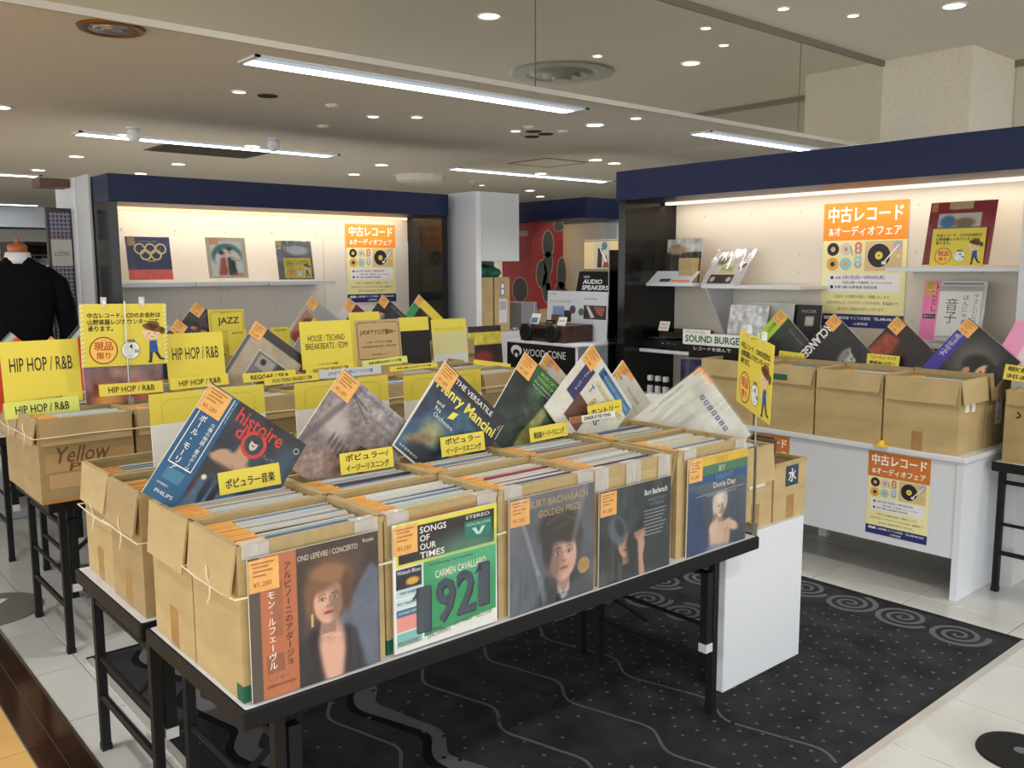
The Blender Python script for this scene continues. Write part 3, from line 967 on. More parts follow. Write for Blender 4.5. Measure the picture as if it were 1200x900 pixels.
# front row and second row, on the near table
for i, u in enumerate(FU):
    w = BW - (.012 if i in (1, 2) else 0)
    bx = record_box(u, 1.722, TZ, w, BD, BH, 'kraft box %s from the left in the front row of the near table' % ordn[i], 'record boxes on the near table',
               flaps='l', twine=.235 if i in (0, 1) else None, fl_h=.105, tape=(i != 0))
    fill(u, 1.722, TZ, w, BD, .012, .206, .0108, 'record packed upright in the %s box of the front row' % ordn[i], 'records in the %s front box' % ordn[i], zr=.024)
    if i < 2:
        MB().box(0, .03, -.0016, -.0004, .002, .038, mat('green_sticker', (24, 92, 66), .5)).box(-.0014, -.0004, -.0016, .03, .002, .038, mat('green_sticker', (24, 92, 66), .5)).build('corner_sticker', bx)
    for q in range(0 if i == 2 else 1):
        MB().box(w * .08, w * .92, -.002, -.0004, BH - .03, BH + .0035, M_TAPE if i == 1 else M_CARDIN).build('rim_tape', bx)
    record_box(u, 1.985, TZ, w, BD, BH, 'kraft box %s from the left in the second row of the near table' % ordn[i], 'record boxes on the near table',
               flaps='l', fl_h=.125, tape=True)
    fill(u, 1.985, TZ, w, BD, .012, .165, .0115, 'record packed upright in the %s box of the second row' % ordn[i], 'records in the %s second row box' % ordn[i], zr=.024)
# rows three and four, on the table behind
for i, u in enumerate(FU):
    record_box(u + .005, 2.335, TZ, BW, BD, BH - .005, 'kraft box %s from the left in the third row, behind the tilted records' % ordn[i], 'record boxes on the second table',
               flaps='l', twine=.21 if i == 0 else None, m=M_CARD2, fl_h=.115)
    record_box(u + .012, 2.605, TZ, BW, BD, BH - .005, 'kraft box %s from the left in the fourth row, backing the yellow cards' % ordn[i], 'record boxes on the second table',
               flaps='l', twine=.20 if i == 0 else None, fl_h=.11)
    stuff_fill(u + .005, 2.335, TZ + .024, BW, BD, .03, .22, 'records packed in the %s box of the third row' % ordn[i])
    stuff_fill(u + .012, 2.605, TZ + .03, BW, BD, .07, .22, 'records packed in the %s box of the fourth row' % ordn[i], hh=.285)
M_GREEN = mat('green_sticker', (24, 92, 66), .5)
# left row
CU = [.80 + .356 * i for i in range(7)]
for i, u in enumerate(CU):
    bx = record_box(u, 3.64, .62, .345, .275, .322, 'kraft box %s from the left in the front of the left row' % ordn[i], 'record boxes of the left row',
               flaps='fl' if i in (0, 2, 4) else 'f', twine=.255, m=M_CARD2, fl_h=.095, tape=False)
    record_box(u + .003, 3.925, .62, .345, .27, .322, 'kraft box %s from the left at the back of the left row' % ordn[i], 'record boxes of the left row', flaps='l', twine=.25 if i == 0 else None, m=M_CARD2, tape=False)
    if i < 6:
        fill(u, 3.64, .628, .345, .275, .012, .10, .014, 'record packed upright in the %s box of the left row' % ordn[i], 'records of the left row, %s box' % ordn[i], lean=.08)
        stuff_fill(u, 3.64, .628, .345, .275, .125, .25, 'packed records at the back of the %s box of the left row' % ordn[i])
    else:
        stuff_fill(u, 3.64, .628, .345, .275, .02, .25, 'packed records in the %s box of the left row' % ordn[i])
    stuff_fill(u, 3.925, .63, .345, .27, .06, .24, 'packed records in the %s back box of the left row' % ordn[i])
    if i == 0:
        f = Flat(.0, 0, 1.0, -.0085 - .010)
        BRN = (112, 82, 50)
        f2 = Flat(0, 0, 1.0, -.0006)
        f2.rect(.0, .0, .345, .012, (180, 128, 62), 1)
        f2.rect(.02, .118, .345, .19, (186, 152, 104), 1); f2.rect(.03, .055, .2, .11, (192, 160, 114), 1)
        f2.text('Yellow', .045, .15, h=.062, w=.20, c=BRN, l=2, bold=.012, shear=.25)
        f2.text('Pop', .10, .108, h=.04, w=.13, c=BRN, l=3, bold=.012, shear=.2)
        for k, s in enumerate(('卸 B-TYPE', 'YELLOW', '四 D-123')):
            f2.text(s, .15, .068 - k * .024, h=.014, c=BRN, l=2)
        f2.build('box_print', bx)
# boxes on the table between, backing the yellow cards
folding_table(1.0, 3.4, 4.28, 4.87, .62, 'black folding table between the left row and the table before the booth')
for i in range(6):
    u = 1.05 + i * .385
    record_box(u, 4.30, .62, .35, .27, .322, 'kraft box %s from the left on the middle table, front side' % ordn[i], 'record boxes of the middle table', flaps='f', m=M_CARD2, tape=False)
    stuff_fill(u, 4.30, .63, .35, .27, .03, .24, 'packed records in the %s front box of the middle table' % ordn[i])
    record_box(u, 4.58, .62, .35, .27, .322, 'kraft box %s from the left on the middle table, rear side' % ordn[i], 'record boxes of the middle table', flaps='', m=M_CARD, tape=False)
    stuff_fill(u, 4.58, .63, .35, .27, .03, .24, 'packed records in the %s rear box of the middle table' % ordn[i])
# table before the left booth
for i in range(8):
    u = .98 + i * .385
    record_box(u, 5.08, .66, .35, .26, .33, 'kraft box %s from the left on the table before the left booth' % ordn[i], 'record boxes before the left booth', flaps='f', m=M_CARD2, tape=False)
    stuff_fill(u, 5.08, .675, .35, .26, .03, .23, 'packed records in box %s before the left booth' % ordn[i])
# right counter; boxes face the near aisle (-u)
RV = [2.005, 2.36, 2.715, 3.07]
for i, v in enumerate(RV):
    bx = record_box(4.055, v, .66, .345, .275, .335, 'kraft box %s from the right in the front row on the white counter' % ordn[i], 'record boxes on the white counter',
               rot=R(-90), flaps='fr' if i == 0 else 'f', fl_h=.105 if i == 0 else .085, tape=(i == 0))
    stuff_fill(4.055, v, .675, .345, .275, .02, .25, 'packed records in the %s front box on the white counter' % ordn[i], rot=R(-90))
    bx2 = record_box(4.345, v - .004, .66, .345, .275, .345, 'kraft box %s from the right at the back of the white counter' % ordn[i], 'record boxes on the white counter',
               rot=R(-90), flaps='r' if i == 0 else '', fl_h=.12, m=M_CARD2)
    stuff_fill(4.345, v, .675, .345, .275, .06, .2, 'packed records in the %s rear box on the white counter' % ordn[i], rot=R(-90))
    if i == 0:
        f = MB()
        f.box(.3455, .346, .06, .10, .19, .235, M_PAPER); f.build('paper_label', bx)
        MB().box(.3455, .346, .13, .165, .185, .225, M_PAPER).build('paper_label', bx)
        f = MB(); f.box(.3455, .346, .10, .17, .10, .235, M_PAPER)
        fp = f.build('paper_label', bx2)
        q = Flat(0, 0, 1, 0)
        q.vtext('おしらせ', .0, .125, .03, INK, 2, bold=.02)
        q.build('handwriting', fp, loc=(.3462, .135, .105), rot=(0, 0, R(90)))
    if i == 2:
        MB().box(.12, .2, -.0205, -.019, .265, .295, M_GREEN).build('green_tape', bx)
tag(MB().lathe([(0, .028), (.012, .026), (.02, .008), (.034, .004), (.036, 0), (0, 0)], mat('yellow_plastic', (232, 196, 60), .4), 14).build('yellow_bell', loc=(4.035, 2.0, .66)), 'small yellow plastic knob before the boxes on the white counter', 'knob')
# boxes at the right end of the near table, on the white trestle
bx = record_box(2.60, 1.80, .563, .215, .24, .295, 'kraft box with a flap hanging out, on the white trestle', 'boxes on the white trestle', flaps='f', fl_h=.125)
MB().box(.07, .17, -.0012, 0, .15, .178, M_PAPER).build('paper_label', bx)
stuff_fill(2.60, 1.80, .568, .215, .36, .03, .15, 'packed records in the flapped box on the white trestle', hh=.285)
bx = record_box(2.82, 1.795, .563, .215, .36, .215, 'low open kraft box with a blue label, on the white trestle', 'boxes on the white trestle', flaps='', tape=True)
f = Flat(0, 0, 1, -.0012); f.rect(.075, .125, .16, .205, (40, 62, 84), 1); f.text('水', .117, .14, h=.05, c=(232, 230, 220), l=2, al='c', bold=.02); f.build('blue_label', bx)
for k, (c, y, a) in enumerate((((92, 72, 52), .06, .3), ((40, 38, 36), .10, .34), ((150, 112, 62), .13, .28))):
    tag(MB().bbox(-.004, .004, -.05, .05, 0, .29, flat(c)).build('slip_case', loc=(2.86 + .03 * k, 1.83 + y, .571), rot=(0, a - .15, 0)), ('brown', 'black', 'tan')[k] + ' slip case leaning in the low box on the white trestle', 'case')
# box on the right edge table
bx = record_box(4.295, 1.56, .62, .36, .28, .325, 'kraft box at the right edge of the photo, on a black folding table', None, rot=R(-90), flaps='f', fl_h=.06, m=M_CARD2)
stuff_fill(4.295, 1.56, .64, .36, .28, .02, .25, 'packed records in the box at the right edge', rot=R(-90))
MB().tube([(.06, -.018, .235), (.075, -.024, .22), (.06, -.02, .208)], .004, M_BLACK, 6).build('black_string', bx)
record_box(4.295, 1.18, .62, .36, .28, .325, 'kraft box beyond the right edge, second on the black folding table', None, rot=R(-90), flaps='f', m=M_CARD2)
# ---------------------------------------------------------------- records on show, with their printed covers
S_ = .315
def record(art, loc, rz=0.0, spin=0.0, tilt=0.0, label='', n=72, size=S_, sticker=True, bag=None, seed=1, cat='record', st=(.0, .215), group=None, back=False):
    """sleeve whose origin is the top-left corner of its face; spin turns it in its own plane"""
    r = empty('record_sleeve', loc, (0, 0, 0), label, cat, group)
    r.rotation_mode = 'YXZ'
    r.rotation_euler = (tilt, spin, rz)
    S = size
    b = MB(); b.box(0, S, 0, .0045, -S, 0, M_EDGE); b.build('sleeve', r)
    c = Canvas(n, (128, 128, 128), seed)
    f = Flat(0, -S, S, -.0010, .00025)
    art(c, f)
    c.mesh('cover_print', S, S, r, -.0006, 0.0, -S)
    if f.v: f.build('lettering', r)
    if sticker:
        k = MB(); k.box(st[0] * S, st[1] * S, -.0034, -.0028, -.235 * S, -.004, M_ORANGE)
        k = k.build('price_sticker', r)
        q = Flat(0, -S, S, -.0036, .0002)
        BR = (120, 78, 34)
        for i, (z, a, bb) in enumerate(((.955, .02, .18), (.93, .03, .14), (.90, .03, .17), (.87, .03, .12))):
            q.rect(st[0] + a, z, st[0] + bb, z + .012, (176, 116, 56), 1)
        q.text('¥1,280', st[0] + .03, .795, h=.04, w=.13, c=(150, 70, 30), l=1)
        q.build('price_print', k)
    if bag:
        m = MB(); e = .008
        m.quad((-e, -.0045, -S - e), (S + e, -.0045, -S - e), (S + e, -.0045, e), (-e, -.0045, e), bag)
        m.build('clear_bag', r)
    return r

def A_lefevre(c, f):
    c.grad((58, 48, 50), (70, 58, 50)).noise(5, .25)
    c.poly([(.62, .0), (1, 0), (1, .72), (.93, .78), (.66, .42)], (98, 106, 124), 1, 4).noise(12, .12)
    c.ell(.60, .70, .17, .20, (126, 88, 62), .7); c.ell(.46, .58, .06, .16, (120, 84, 60), .8)
    c.ell(.61, .10, .17, .22, (214, 166, 144), .7); c.ell(.60, .20, .10, .24, (222, 174, 152), .7); c.ell(.595, .39, .07, .12, (206, 154, 132), .5)
    c.face(.585, .585, .165, (222, 172, 148), (126, 90, 64), (78, 54, 48), (178, 84, 80), 1, False, .8)
    c.ell(.60, .775, .15, .06, (150, 108, 76), .6, rot=-.15); c.ell(.735, .62, .045, .15, (96, 66, 50), .7)
    c.poly([(.34, 0), (.35, .30), (.49, .40), (.50, .24), (.545, .0)], (38, 33, 36), .95, 8); c.poly([(.69, 0), (.715, .2), (.705, .38), (.80, .32), (.88, .0)], (44, 40, 46), .95, 8)
    c.ell(.57, .33, .05, .01, (236, 206, 186), .9, op=.5); c.ell(.64, .31, .04, .01, (236, 206, 186), .9, op=.5)
    c.line((.455, .50), (.455, .42), .008, (220, 190, 140))
    c.rect(0, 0, .08, 1, (88, 78, 70)); c.rect(.08, 0, .345, 1, (186, 112, 74)); c.rect(.16, .42, .24, .8, (120, 84, 66), .35)
    W = (226, 214, 200)
    f.text('OND LEFÈVRE / CONCERTO', .355, .905, w=.47, h=.05, c=W)
    f.text('Royale', .87, .93, w=.09, h=.035, c=W)
    f.vtext('アルビノーニのアダージョ', .28, .93, .062, (70, 40, 26), 2, .008)
    f.vtext('モン・ルフェーヴル', .155, .75, .062, (244, 236, 226), 2, .015)
    f.text('レイモン', .12, .12, w=.15, h=.02, c=(90, 52, 36)); f.rect(.11, .17, .24, .30, (150, 94, 66), 1); f.text('ALBINONI ADAGIO', .1, .07, w=.22, h=.02, c=(90, 52, 36))
def A_songs(c, f):
    c.rect(0, 0, 1, 1, (232, 236, 236)); c.rect(.02, .66, 1, 1, (226, 214, 80)); c.rect(.05, .685, .97, .965, (38, 35, 36))
    c.rect(.27, .0, .99, .66, (46, 146, 92)); c.ell(.7, .62, .4, .2, (110, 190, 150), .8, op=.55)
    c.noise(5, .06)
    c.poly([(.0, 0), (.99, 0), (.99, .12), (.0, .05)], (222, 224, 218))
    rows = [(.59, .655, (30, 44, 74)), (.50, .585, (40, 38, 42)), (.43, .495, (186, 212, 220)), (.345, .42, (206, 224, 226)), (.28, .34, (60, 110, 140)), (.16, .275, (228, 150, 140)), (.05, .155, (120, 190, 180))]
    for z0, z1, k in rows: c.rect(.02, z0, .25, z1, k)
    c.ell(.17, .545, .06, .03, (214, 166, 60), .4)
    W = (240, 238, 232)
    for i, s in enumerate(('SONGS', 'OF', 'OUR', 'TIMES')):
        f.text(s, .24, .895 - i * .066, h=.05, w=(.25, .09, .15, .23)[i], c=W, bold=.012)
    f.text('STEREO', .68, .92, w=.24, h=.028, c=W)
    f.rect(.67, .76, .94, .90, (36, 120, 104), 1); f.text('VOCALION', .685, .86, w=.24, h=.022, c=(190, 220, 205))
    f.poly([(.74, .84), (.79, .78), (.83, .78), (.88, .84), (.84, .84), (.81, .795), (.78, .84)], (190, 220, 205), 2)
    f.text('For Dancing   For Listening', .33, .615, w=.42, h=.024, c=(40, 70, 55))
    f.text('CARMEN CAVALLARO', .38, .51, w=.5, h=.06, c=(236, 234, 214), bold=.008, rot=.03)
    for i, ch in enumerate('1921'):
        x = (.20, .38, .58, .80)[i]
        f.text(ch, x + .012, .105 + i * .022, h=.36, w=(.13, .19, .19, .11)[i], c=(24, 30, 36), l=2, bold=.03)
        if ch == '1': f.poly([(x - .045, .39 + i * .022), (x + .03, .475 + i * .022), (x + .03, .40 + i * .022)], (60, 72, 84), 3)
        f.text(ch, x, .115 + i * .022, h=.36, w=(.13, .19, .19, .11)[i], c=(60, 72, 84), l=3, bold=.02)
    f.text('Wabash Blues', .03, .612, w=.21, h=.03, c=W); f.text('THE SHEIK', .05, .455, w=.15, h=.02, c=(40, 40, 60))
    f.text('MY MAMMY', .03, .37, w=.2, h=.025, c=(40, 40, 60)); f.text('SONG HITS', .04, .30, w=.18, h=.02, c=W)
    f.text('APRIL', .29, .085, w=.16, h=.03, c=(70, 60, 80), rot=.06); f.text('SHOWERS', .30, .045, w=.22, h=.032, c=(70, 60, 80), rot=.06)
    f.text('MY MAN', .57, .08, w=.16, h=.032, c=(50, 50, 55), rot=.05); f.text('WILD HONEY', .03, .055, w=.2, h=.035, c=(150, 60, 60))
    f.text('ANYTIME', .78, .085, w=.16, h=.018, c=(90, 90, 90), rot=.05)
def A_prize(c, f):
    c.grad((72, 84, 98), (112, 108, 116)).noise(4, .2)
    c.poly([(.25, 0), (.42, .26), (.62, .2), (.85, .28), (1, .12), (1, 0)], (46, 54, 66), .9, 4)
    c.poly([(.30, 0), (.50, .20), (.60, .10), (.72, .22), (.95, .12), (1, 0)], (38, 44, 54), .95, 4)
    c.face(.62, .42, .23, (216, 170, 152), (58, 50, 48), (50, 36, 34), (176, 104, 98), -1, hs=.5)
    c.ell(.50, .68, .19, .15, (54, 47, 46), .5, rot=.3); c.ell(.66, .70, .17, .11, (60, 52, 50), .5, rot=-.3); c.ell(.43, .52, .06, .17, (52, 46, 46), .6)
    c.line((.42, .72), (.60, .78), .012, (96, 88, 86), .6); c.line((.5, .64), (.7, .70), .01, (90, 82, 80), .5); c.line((.60, .78), (.76, .70), .01, (100, 92, 88), .5)
    c.poly([(.55, .17), (.62, .05), (.70, .16), (.66, .02), (.6, .0)], (206, 210, 214), .7, 3)
    c.line((.1, .9), (.32, .3), .02, (170, 178, 190), .5); c.line((.88, .98), (.74, .5), .03, (150, 160, 172), .4); c.line((.32, .3), (.4, .05), .03, (150, 158, 170), .4)
    G = (176, 158, 104)
    f.text('BURT BACHARACH', .21, .885, w=.70, h=.065, c=G, bold=.012)
    f.text('GOLDEN PRIZE', .32, .79, w=.50, h=.062, c=G, bold=.012)
    f.disc(.87, .26, .075, (178, 146, 84), 1, 24); f.ring(.87, .26, .062, .066, (120, 92, 48), 2); f.text('GOLD', .87, .262, w=.09, h=.025, c=(110, 82, 40), al='c'); f.text('DISC', .87, .225, w=.07, h=.022, c=(110, 82, 40), al='c')
def A_dark(c, f):
    c.grad((40, 48, 52), (54, 62, 64)).noise(6, .25)
    c.face(.36, .48, .15, (196, 152, 128), (62, 70, 78), (30, 26, 26), (130, 80, 70), 1)
    c.ell(.24, .60, .11, .16, (88, 98, 108), .4, rot=.5); c.ell(.27, .62, .05, .1, (50, 56, 64), .5, rot=.5)
    c.ell(.52, .42, .15, .22, (38, 44, 48), .4)
    c.poly([(.52, .48), (.60, .52), (.63, .40), (.60, .28), (.66, .0), (.56, .0), (.54, .26)], (200, 154, 130), .95, 2)
    c.poly([(.46, .53), (.62, .56), (.64, .48), (.5, .46)], (190, 146, 124), .8, 2)
    c.poly([(.40, 0), (.5, .22), (.45, .3), (.3, .16), (.2, 0)], (30, 36, 40), .9, 3)
    W = (226, 228, 226)
    f.text('Burt Bacharach', .61, .865, w=.33, h=.055, c=W, bold=.02)
    f.text('MAKE IT EASY', .66, .80, w=.26, h=.03, c=(120, 142, 160)); f.text('ON YOURSELF', .68, .755, w=.22, h=.028, c=(120, 142, 160))
    for i in range(8): f.rect(.60 + .01 * (i % 3), .71 - i * .034, .93 - .02 * (i % 4), .716 - i * .034, (180, 186, 186), 1)
def A_night(c, f):
    c.grad((60, 70, 82), (96, 104, 112)).noise(4, .12)
    c.poly([(0, 0), (.36, 0), (.2, .62), (0, .7)], (48, 68, 108), .8, 5)
    c.rect(0, .90, 1, 1, (214, 178, 66)); c.rect(0, .80, 1, .90, (74, 120, 86)); c.rect(0, .72, 1, .80, (46, 84, 130))
    c.noise(9, .06)
    c.ell(.50, .14, .13, .20, (200, 170, 150), .4); c.ell(.43, .22, .07, .07, (206, 178, 158), .5); c.ell(.74, .21, .13, .05, (204, 174, 154), .5, rot=-.4); c.ell(.62, .22, .12, .045, (196, 164, 144), .5, rot=.5); c.ell(.66, .07, .06, .15, (190, 156, 136), .6, rot=-.2)
    c.face(.545, .44, .11, (212, 184, 164), (198, 188, 172), (96, 80, 72), (176, 110, 102), 1, hs=.5)
    c.ell(.53, .53, .11, .06, (212, 204, 190), .6); c.ell(.45, .46, .04, .1, (198, 188, 170), .7); c.ell(.62, .5, .04, .09, (190, 180, 164), .7)
    c.poly([(.26, 0), (.42, .06), (.7, .02), (.85, 0)], (120, 132, 150), .8, 4)
    f.text('DAY', .56, .915, h=.06, w=.2, c=(196, 150, 60), al='c', bold=.01)
    f.text('BY', .55, .82, h=.06, w=.11, c=(200, 214, 200), al='c'); f.text('NIGHT', .60, .735, h=.055, w=.30, c=(110, 150, 180), al='c')
    f.text('Doris Day', .60, .635, w=.38, h=.075, c=(224, 224, 220), al='c', bold=.004)
    f.line([(.12, .60), (.95, .615)], .004, (200, 204, 204))
    f.text('with the orchestra', .3, .575, w=.5, h=.022, c=(170, 176, 178))

ANG = R(0)
FA = [(A_lefevre, .735, 'record hung on the first front box: painted blonde woman beside a brown paper strip', 'near left'),
      (A_songs, 1.090, 'green and black record hung on the second front box, showing the big number 1921', ''),
      (A_prize, 1.448, 'grey blue record hung on the third front box: young man and a gold disc', ''),
      (A_dark, 1.785, 'dark grey record hung low on the fourth front box: figure hiding the face', ''),
      (A_night, 2.185, 'record with yellow, green and blue bands hung on the fifth front box', '')]
for i, (a, u, lab, _) in enumerate(FA):
    zt = (.906, .908, .906, .870, .904)[i]
    r = record(a, (u + .012, 1.703, zt), label=lab, n=120, seed=10 + i, bag=(M_BAG2 if i in (2, 3) else M_BAG), tilt=R(.3))
    h = S_
    xx = [(-.006, .055), (.262, S_ + .008)] if i != 3 else [(-.006, .05), (.125, .19), (.27, S_ + .008)]
    top = BH + TZ - zt
    for (x0, x1) in xx:
        t = MB()
        t.box(x0, x1, .0132, .0138, -.004, max(top, .01) + .003, M_CLEAR)
        t.box(x0, x1, .0132, .045, max(top, .01) + .003, max(top, .01) + .0036, M_CLEAR)
        t.build('clear_tape', r)

# tilted records in the second row
def A_histoire(c, f):
    c.grad((58, 74, 92), (34, 36, 42)).noise(6, .5)
    c.poly([(.3, 0), (1, 0), (1, .25), (.7, .35), (.5, .28), (.3, .32)], (84, 116, 146), .8, 5).noise(10, .3)
    c.ell(.9, .55, .12, .3, (66, 96, 118), .9, op=.7)
    for (x, z, a, b, r_) in ((.47, .56, .12, .05, .4), (.55, .60, .07, .11, .2), (.42, .50, .12, .04, -.1), (.60, .49, .05, .10, -.5), (.52, .69, .035, .04, 0), (.38, .56, .08, .035, .7)):
        c.ell(x, z, a, b, (184, 146, 118), .5, rot=r_)
    c.ell(.54, .72, .05, .04, (54, 38, 30), .5); c.ell(.46, .44, .2, .05, (40, 34, 32), .6, op=.7)
    c.ell(.42, .24, .03, .12, (26, 36, 54), .5); c.ell(.50, .22, .03, .13, (24, 32, 48), .5)
    c.ell(.36, .33, .022, .022, (226, 216, 190), .5); c.ell(.60, .36, .02, .02, (220, 210, 190), .5); c.ell(.3, .26, .03, .12, (60, 40, 50), .8)
    c.rect(0, 0, .285, 1, (24, 84, 126)); c.rect(.0, .0, .285, .28, (30, 92, 132))
    W = (236, 236, 230)
    f.rect(.035, .30, .25, .31, W, 1); f.rect(.035, .30, .042, .76, W, 1); f.rect(.243, .30, .25, .98, W, 1)
    f.vtext('ポール・モーリア', .10, .75, .062, W, 2, .022); f.vtext('O嬢の物語/愛のテーマ', .20, .73, .04, W, 2, .006)
    f.vtext('グランド・オーケストラ', .27, .97, .018, W, 2)
    f.rect(.06, .17, .22, .27, (70, 124, 158), 1); f.text('PHILIPS', .07, .05, w=.16, h=.03, c=W); f.text('STEREO', .05, .12, w=.1, h=.016, c=W)
    RD = (206, 62, 52)
    f.text('histoire', .33, .845, w=.47, h=.125, c=RD, bold=.012, rot=-.02); f.text("d'", .39, .735, w=.10, h=.11, c=RD, bold=.015)
    f.ring(.585, .755, .085, .115, RD, 2); f.disc(.585, .755, .085, (52, 62, 74), 1); f.disc(.585, .755, .036, (206, 190, 176), 2, rz=.052); f.disc(.585, .79, .038, (60, 54, 52), 3, 12, .022); f.disc(.585, .742, .018, (90, 76, 70), 3, 10, .006)
    f.text('Paul Mauriat', .71, .70, w=.19, h=.035, c=(120, 128, 134)); f.ring(.95, .90, .02, .028, (170, 176, 180), 2, 14)
def A_autumn(c, f):
    c.grad((120, 98, 92), (150, 142, 142)).noise(5, .2)
    c.poly([(0, .55), (.35, .75), (.6, .60), (1, .66), (1, .4), (0, .3)], (112, 100, 100), .6, 8)
    c.poly([(0, .15), (.9, .5), (1, .5), (1, .3), (.3, 0), (0, 0)], (160, 136, 126), .8, 8).noise(26, .3)
    c.ell(.22, .55, .16, .12, (196, 182, 176), .8, op=.8)
    for k in range(5): c.ell(.27 + .05 * k, .42 - .01 * k, .012, .075, (84, 70, 68), .6)
    for k in range(14):
        a = .3 + k * .12; c.line((.72, .48), (.72 + .26 * math.cos(a), .48 + .28 * math.sin(a)), .004, (92, 82, 84), .8)
    c.line((.0, .15), (.25, .95), .03, (92, 82, 84), .7); c.line((.1, .9), (.42, .84), .006, (60, 54, 56), .9); c.line((.2, .88), (.5, .74), .006, (60, 54, 56), .8)
    c.poly([(.56, .32), (.74, .32), (.74, .55), (.56, .55)], (62, 54, 54)); c.face(.645, .45, .075, (190, 140, 118), (60, 46, 40), (40, 30, 30), (150, 90, 80), 1)
    B = (92, 108, 140)
    f.text('Impromptu de Neige', .24, .915, w=.70, h=.06, c=B)
    for i in range(8): f.rect(.47, .80 - i * .024, .80, .806 - i * .024, (104, 96, 100), 1)
def A_versatile(c, f):
    c.grad((42, 62, 84), (34, 44, 66)).noise(5, .25)
    c.poly([(0, .3), (.5, .75), (1, .6), (1, .35), (.6, .2), (0, .0)], (56, 98, 124), .8, 8).noise(14, .3)
    c.rect(.0, .86, 1, 1, (26, 28, 44)); c.rect(.8, .5, 1, 1, (28, 30, 46), .8)
    c.poly([(.0, .2), (.2, .62), (.3, .5), (.36, .3), (.2, .12)], (46, 80, 110), 1, 4); c.ell(.3, .34, .14, .14, (164, 160, 110), .8, op=.85); c.ell(.2, .22, .16, .05, (140, 112, 74), .7, rot=.6)
    c.noise(22, .2); c.ell(.4, .1, .24, .12, (28, 30, 44), .5)
    c.face(.73, .34, .17, (216, 150, 116), (64, 48, 46), (40, 26, 26), (170, 90, 80), 1)
    c.rect(0, 0, .016, 1, (222, 222, 214)); c.rect(0, 0, 1, .016, (222, 222, 214))
    Y = (232, 224, 92); W = (228, 228, 222)
    f.text('THE VERSATILE', .22, .90, w=.58, h=.055, c=W, bold=.01)
    f.text('Henry Mancini', .06, .70, w=.88, h=.15, c=Y, bold=.022)
    for i, s in enumerate(('and', 'his', 'Orchestra')): f.text(s, .16 + .02 * i, .615 - i * .06, h=.045, w=(.1, .08, .28)[i], c=W)
    f.poly([(.38, .66), (.45, .68), (.43, .60), (.36, .57)], Y, 2); f.text('4', .93, .84, h=.07, w=.04, c=(150, 140, 110)); f.text('STEREO', .05, .05, w=.25, h=.02, c=W)
    f.rect(.985, .75, .992, .93, W, 2)
def A_green(c, f):
    c.grad((30, 50, 40), (58, 84, 64)).noise(6, .7).noise(16, .4)
    c.rect(0, .62, .24, 1, (24, 26, 26)); c.ell(.1, .6, .25, .3, (22, 30, 28), .8, op=.8)
    c.poly([(.44, .0), (.46, .3), (.53, .55), (.58, .72), (.66, .70), (.64, .5), (.70, .25), (.80, 0)], (158, 154, 92), .9, 4).noise(20, .2)
    c.rect(.22, .80, 1, 1, (38, 96, 62), .75)
    G = (150, 196, 90)
    f.text('MUSIC OF THE GREEN', .32, .925, w=.52, h=.04, c=G, bold=.01); f.text('STRINGS SPECTACULAR', .30, .865, w=.60, h=.04, c=G, bold=.01)
    f.text('The Melody Orchestra', .28, .81, w=.58, h=.028, c=(206, 222, 206)); f.text('For easy listening', .3, .765, w=.45, h=.024, c=(206, 222, 206))
def A_original(c, f):
    c.rect(0, 0, 1, 1, (218, 216, 206)).noise(5, .03)
    c.rect(.10, .36, .27, .82, (56, 54, 104)); c.rect(.32, .84, 1, .96, (56, 116, 166)); c.rect(.26, .15, .55, .48, (96, 66, 54)); c.noise(30, .05)
    f.text('T', .33, .60, h=.09, w=.07, c=(50, 100, 160), bold=.01); f.text('&', .45, .50, h=.12, w=.11, c=(180, 160, 80), bold=.01); f.text('SS', .58, .40, h=.10, w=.14, c=(50, 100, 160), bold=.02)
    f.text('ORIGINAL SOUND', .36, .72, w=.6, h=.065, c=(196, 178, 96), bold=.015)
    f.vtext('ベスト・ヒット', .19, .80, .05, (226, 226, 236), 2, .01)
    f.text('THE COUNTRY COLLECTION', .36, .88, w=.6, h=.03, c=(200, 214, 226)); f.rect(.35, .85, .42, .95, (34, 60, 120), 2)
def A_paper(c, f):
    c.rect(0, 0, 1, 1, (204, 202, 190)).noise(6, .05)
    c.rect(0, .93, .3, 1, (230, 160, 90)); c.line((.02, .06), (.02, .98), .008, (150, 130, 90), .8)
    G = (140, 138, 130)
    f.rect(.12, .72, .9, .725, G, 1); f.text('SIDE ONE', .3, .80, w=.3, h=.04, c=G)
    for i in range(12): f.rect(.14, .66 - i * .045, .5 + .3 * ((i * 7) % 5) / 5, .664 - i * .045, G, 1)
def A_bigback(c, f):
    c.rect(0, 0, 1, 1, (202, 202, 190)).noise(5, .05)
    c.rect(0.0, .88, .04, 1, (232, 158, 84)); c.rect(.03, .965, .24, 1, (232, 158, 84)); c.poly([(.25, .2), (.5, .24), (.46, .62), (.2, .55)], (182, 180, 170), .7, 6)
    B = (56, 62, 116); G = (96, 94, 90)
    f.text('ANDREW GOLD', .06, .35, w=.36, h=.03, c=G, rot=R(90))
    for i, ch in enumerate('名曲名盤大全集'):
        f.rect(.27 + i * .075, .775, .325 + i * .075, .83, B, 1); f.text(ch, .2975 + i * .075, .785, h=.038, c=(210, 210, 205), l=2, al='c')
    for i in range(9): f.rect(.12, .92 - i * .02, .26 + .5 * ((i * 5) % 7) / 7, .922 - i * .02, G, 1)
    for i in range(6): f.rect(.52, .68 - i * .09, .9, .683 - i * .09, (140, 140, 134), 1)
    f.text('STEREO', .07, .2, w=.12, h=.02, c=G, rot=R(90))

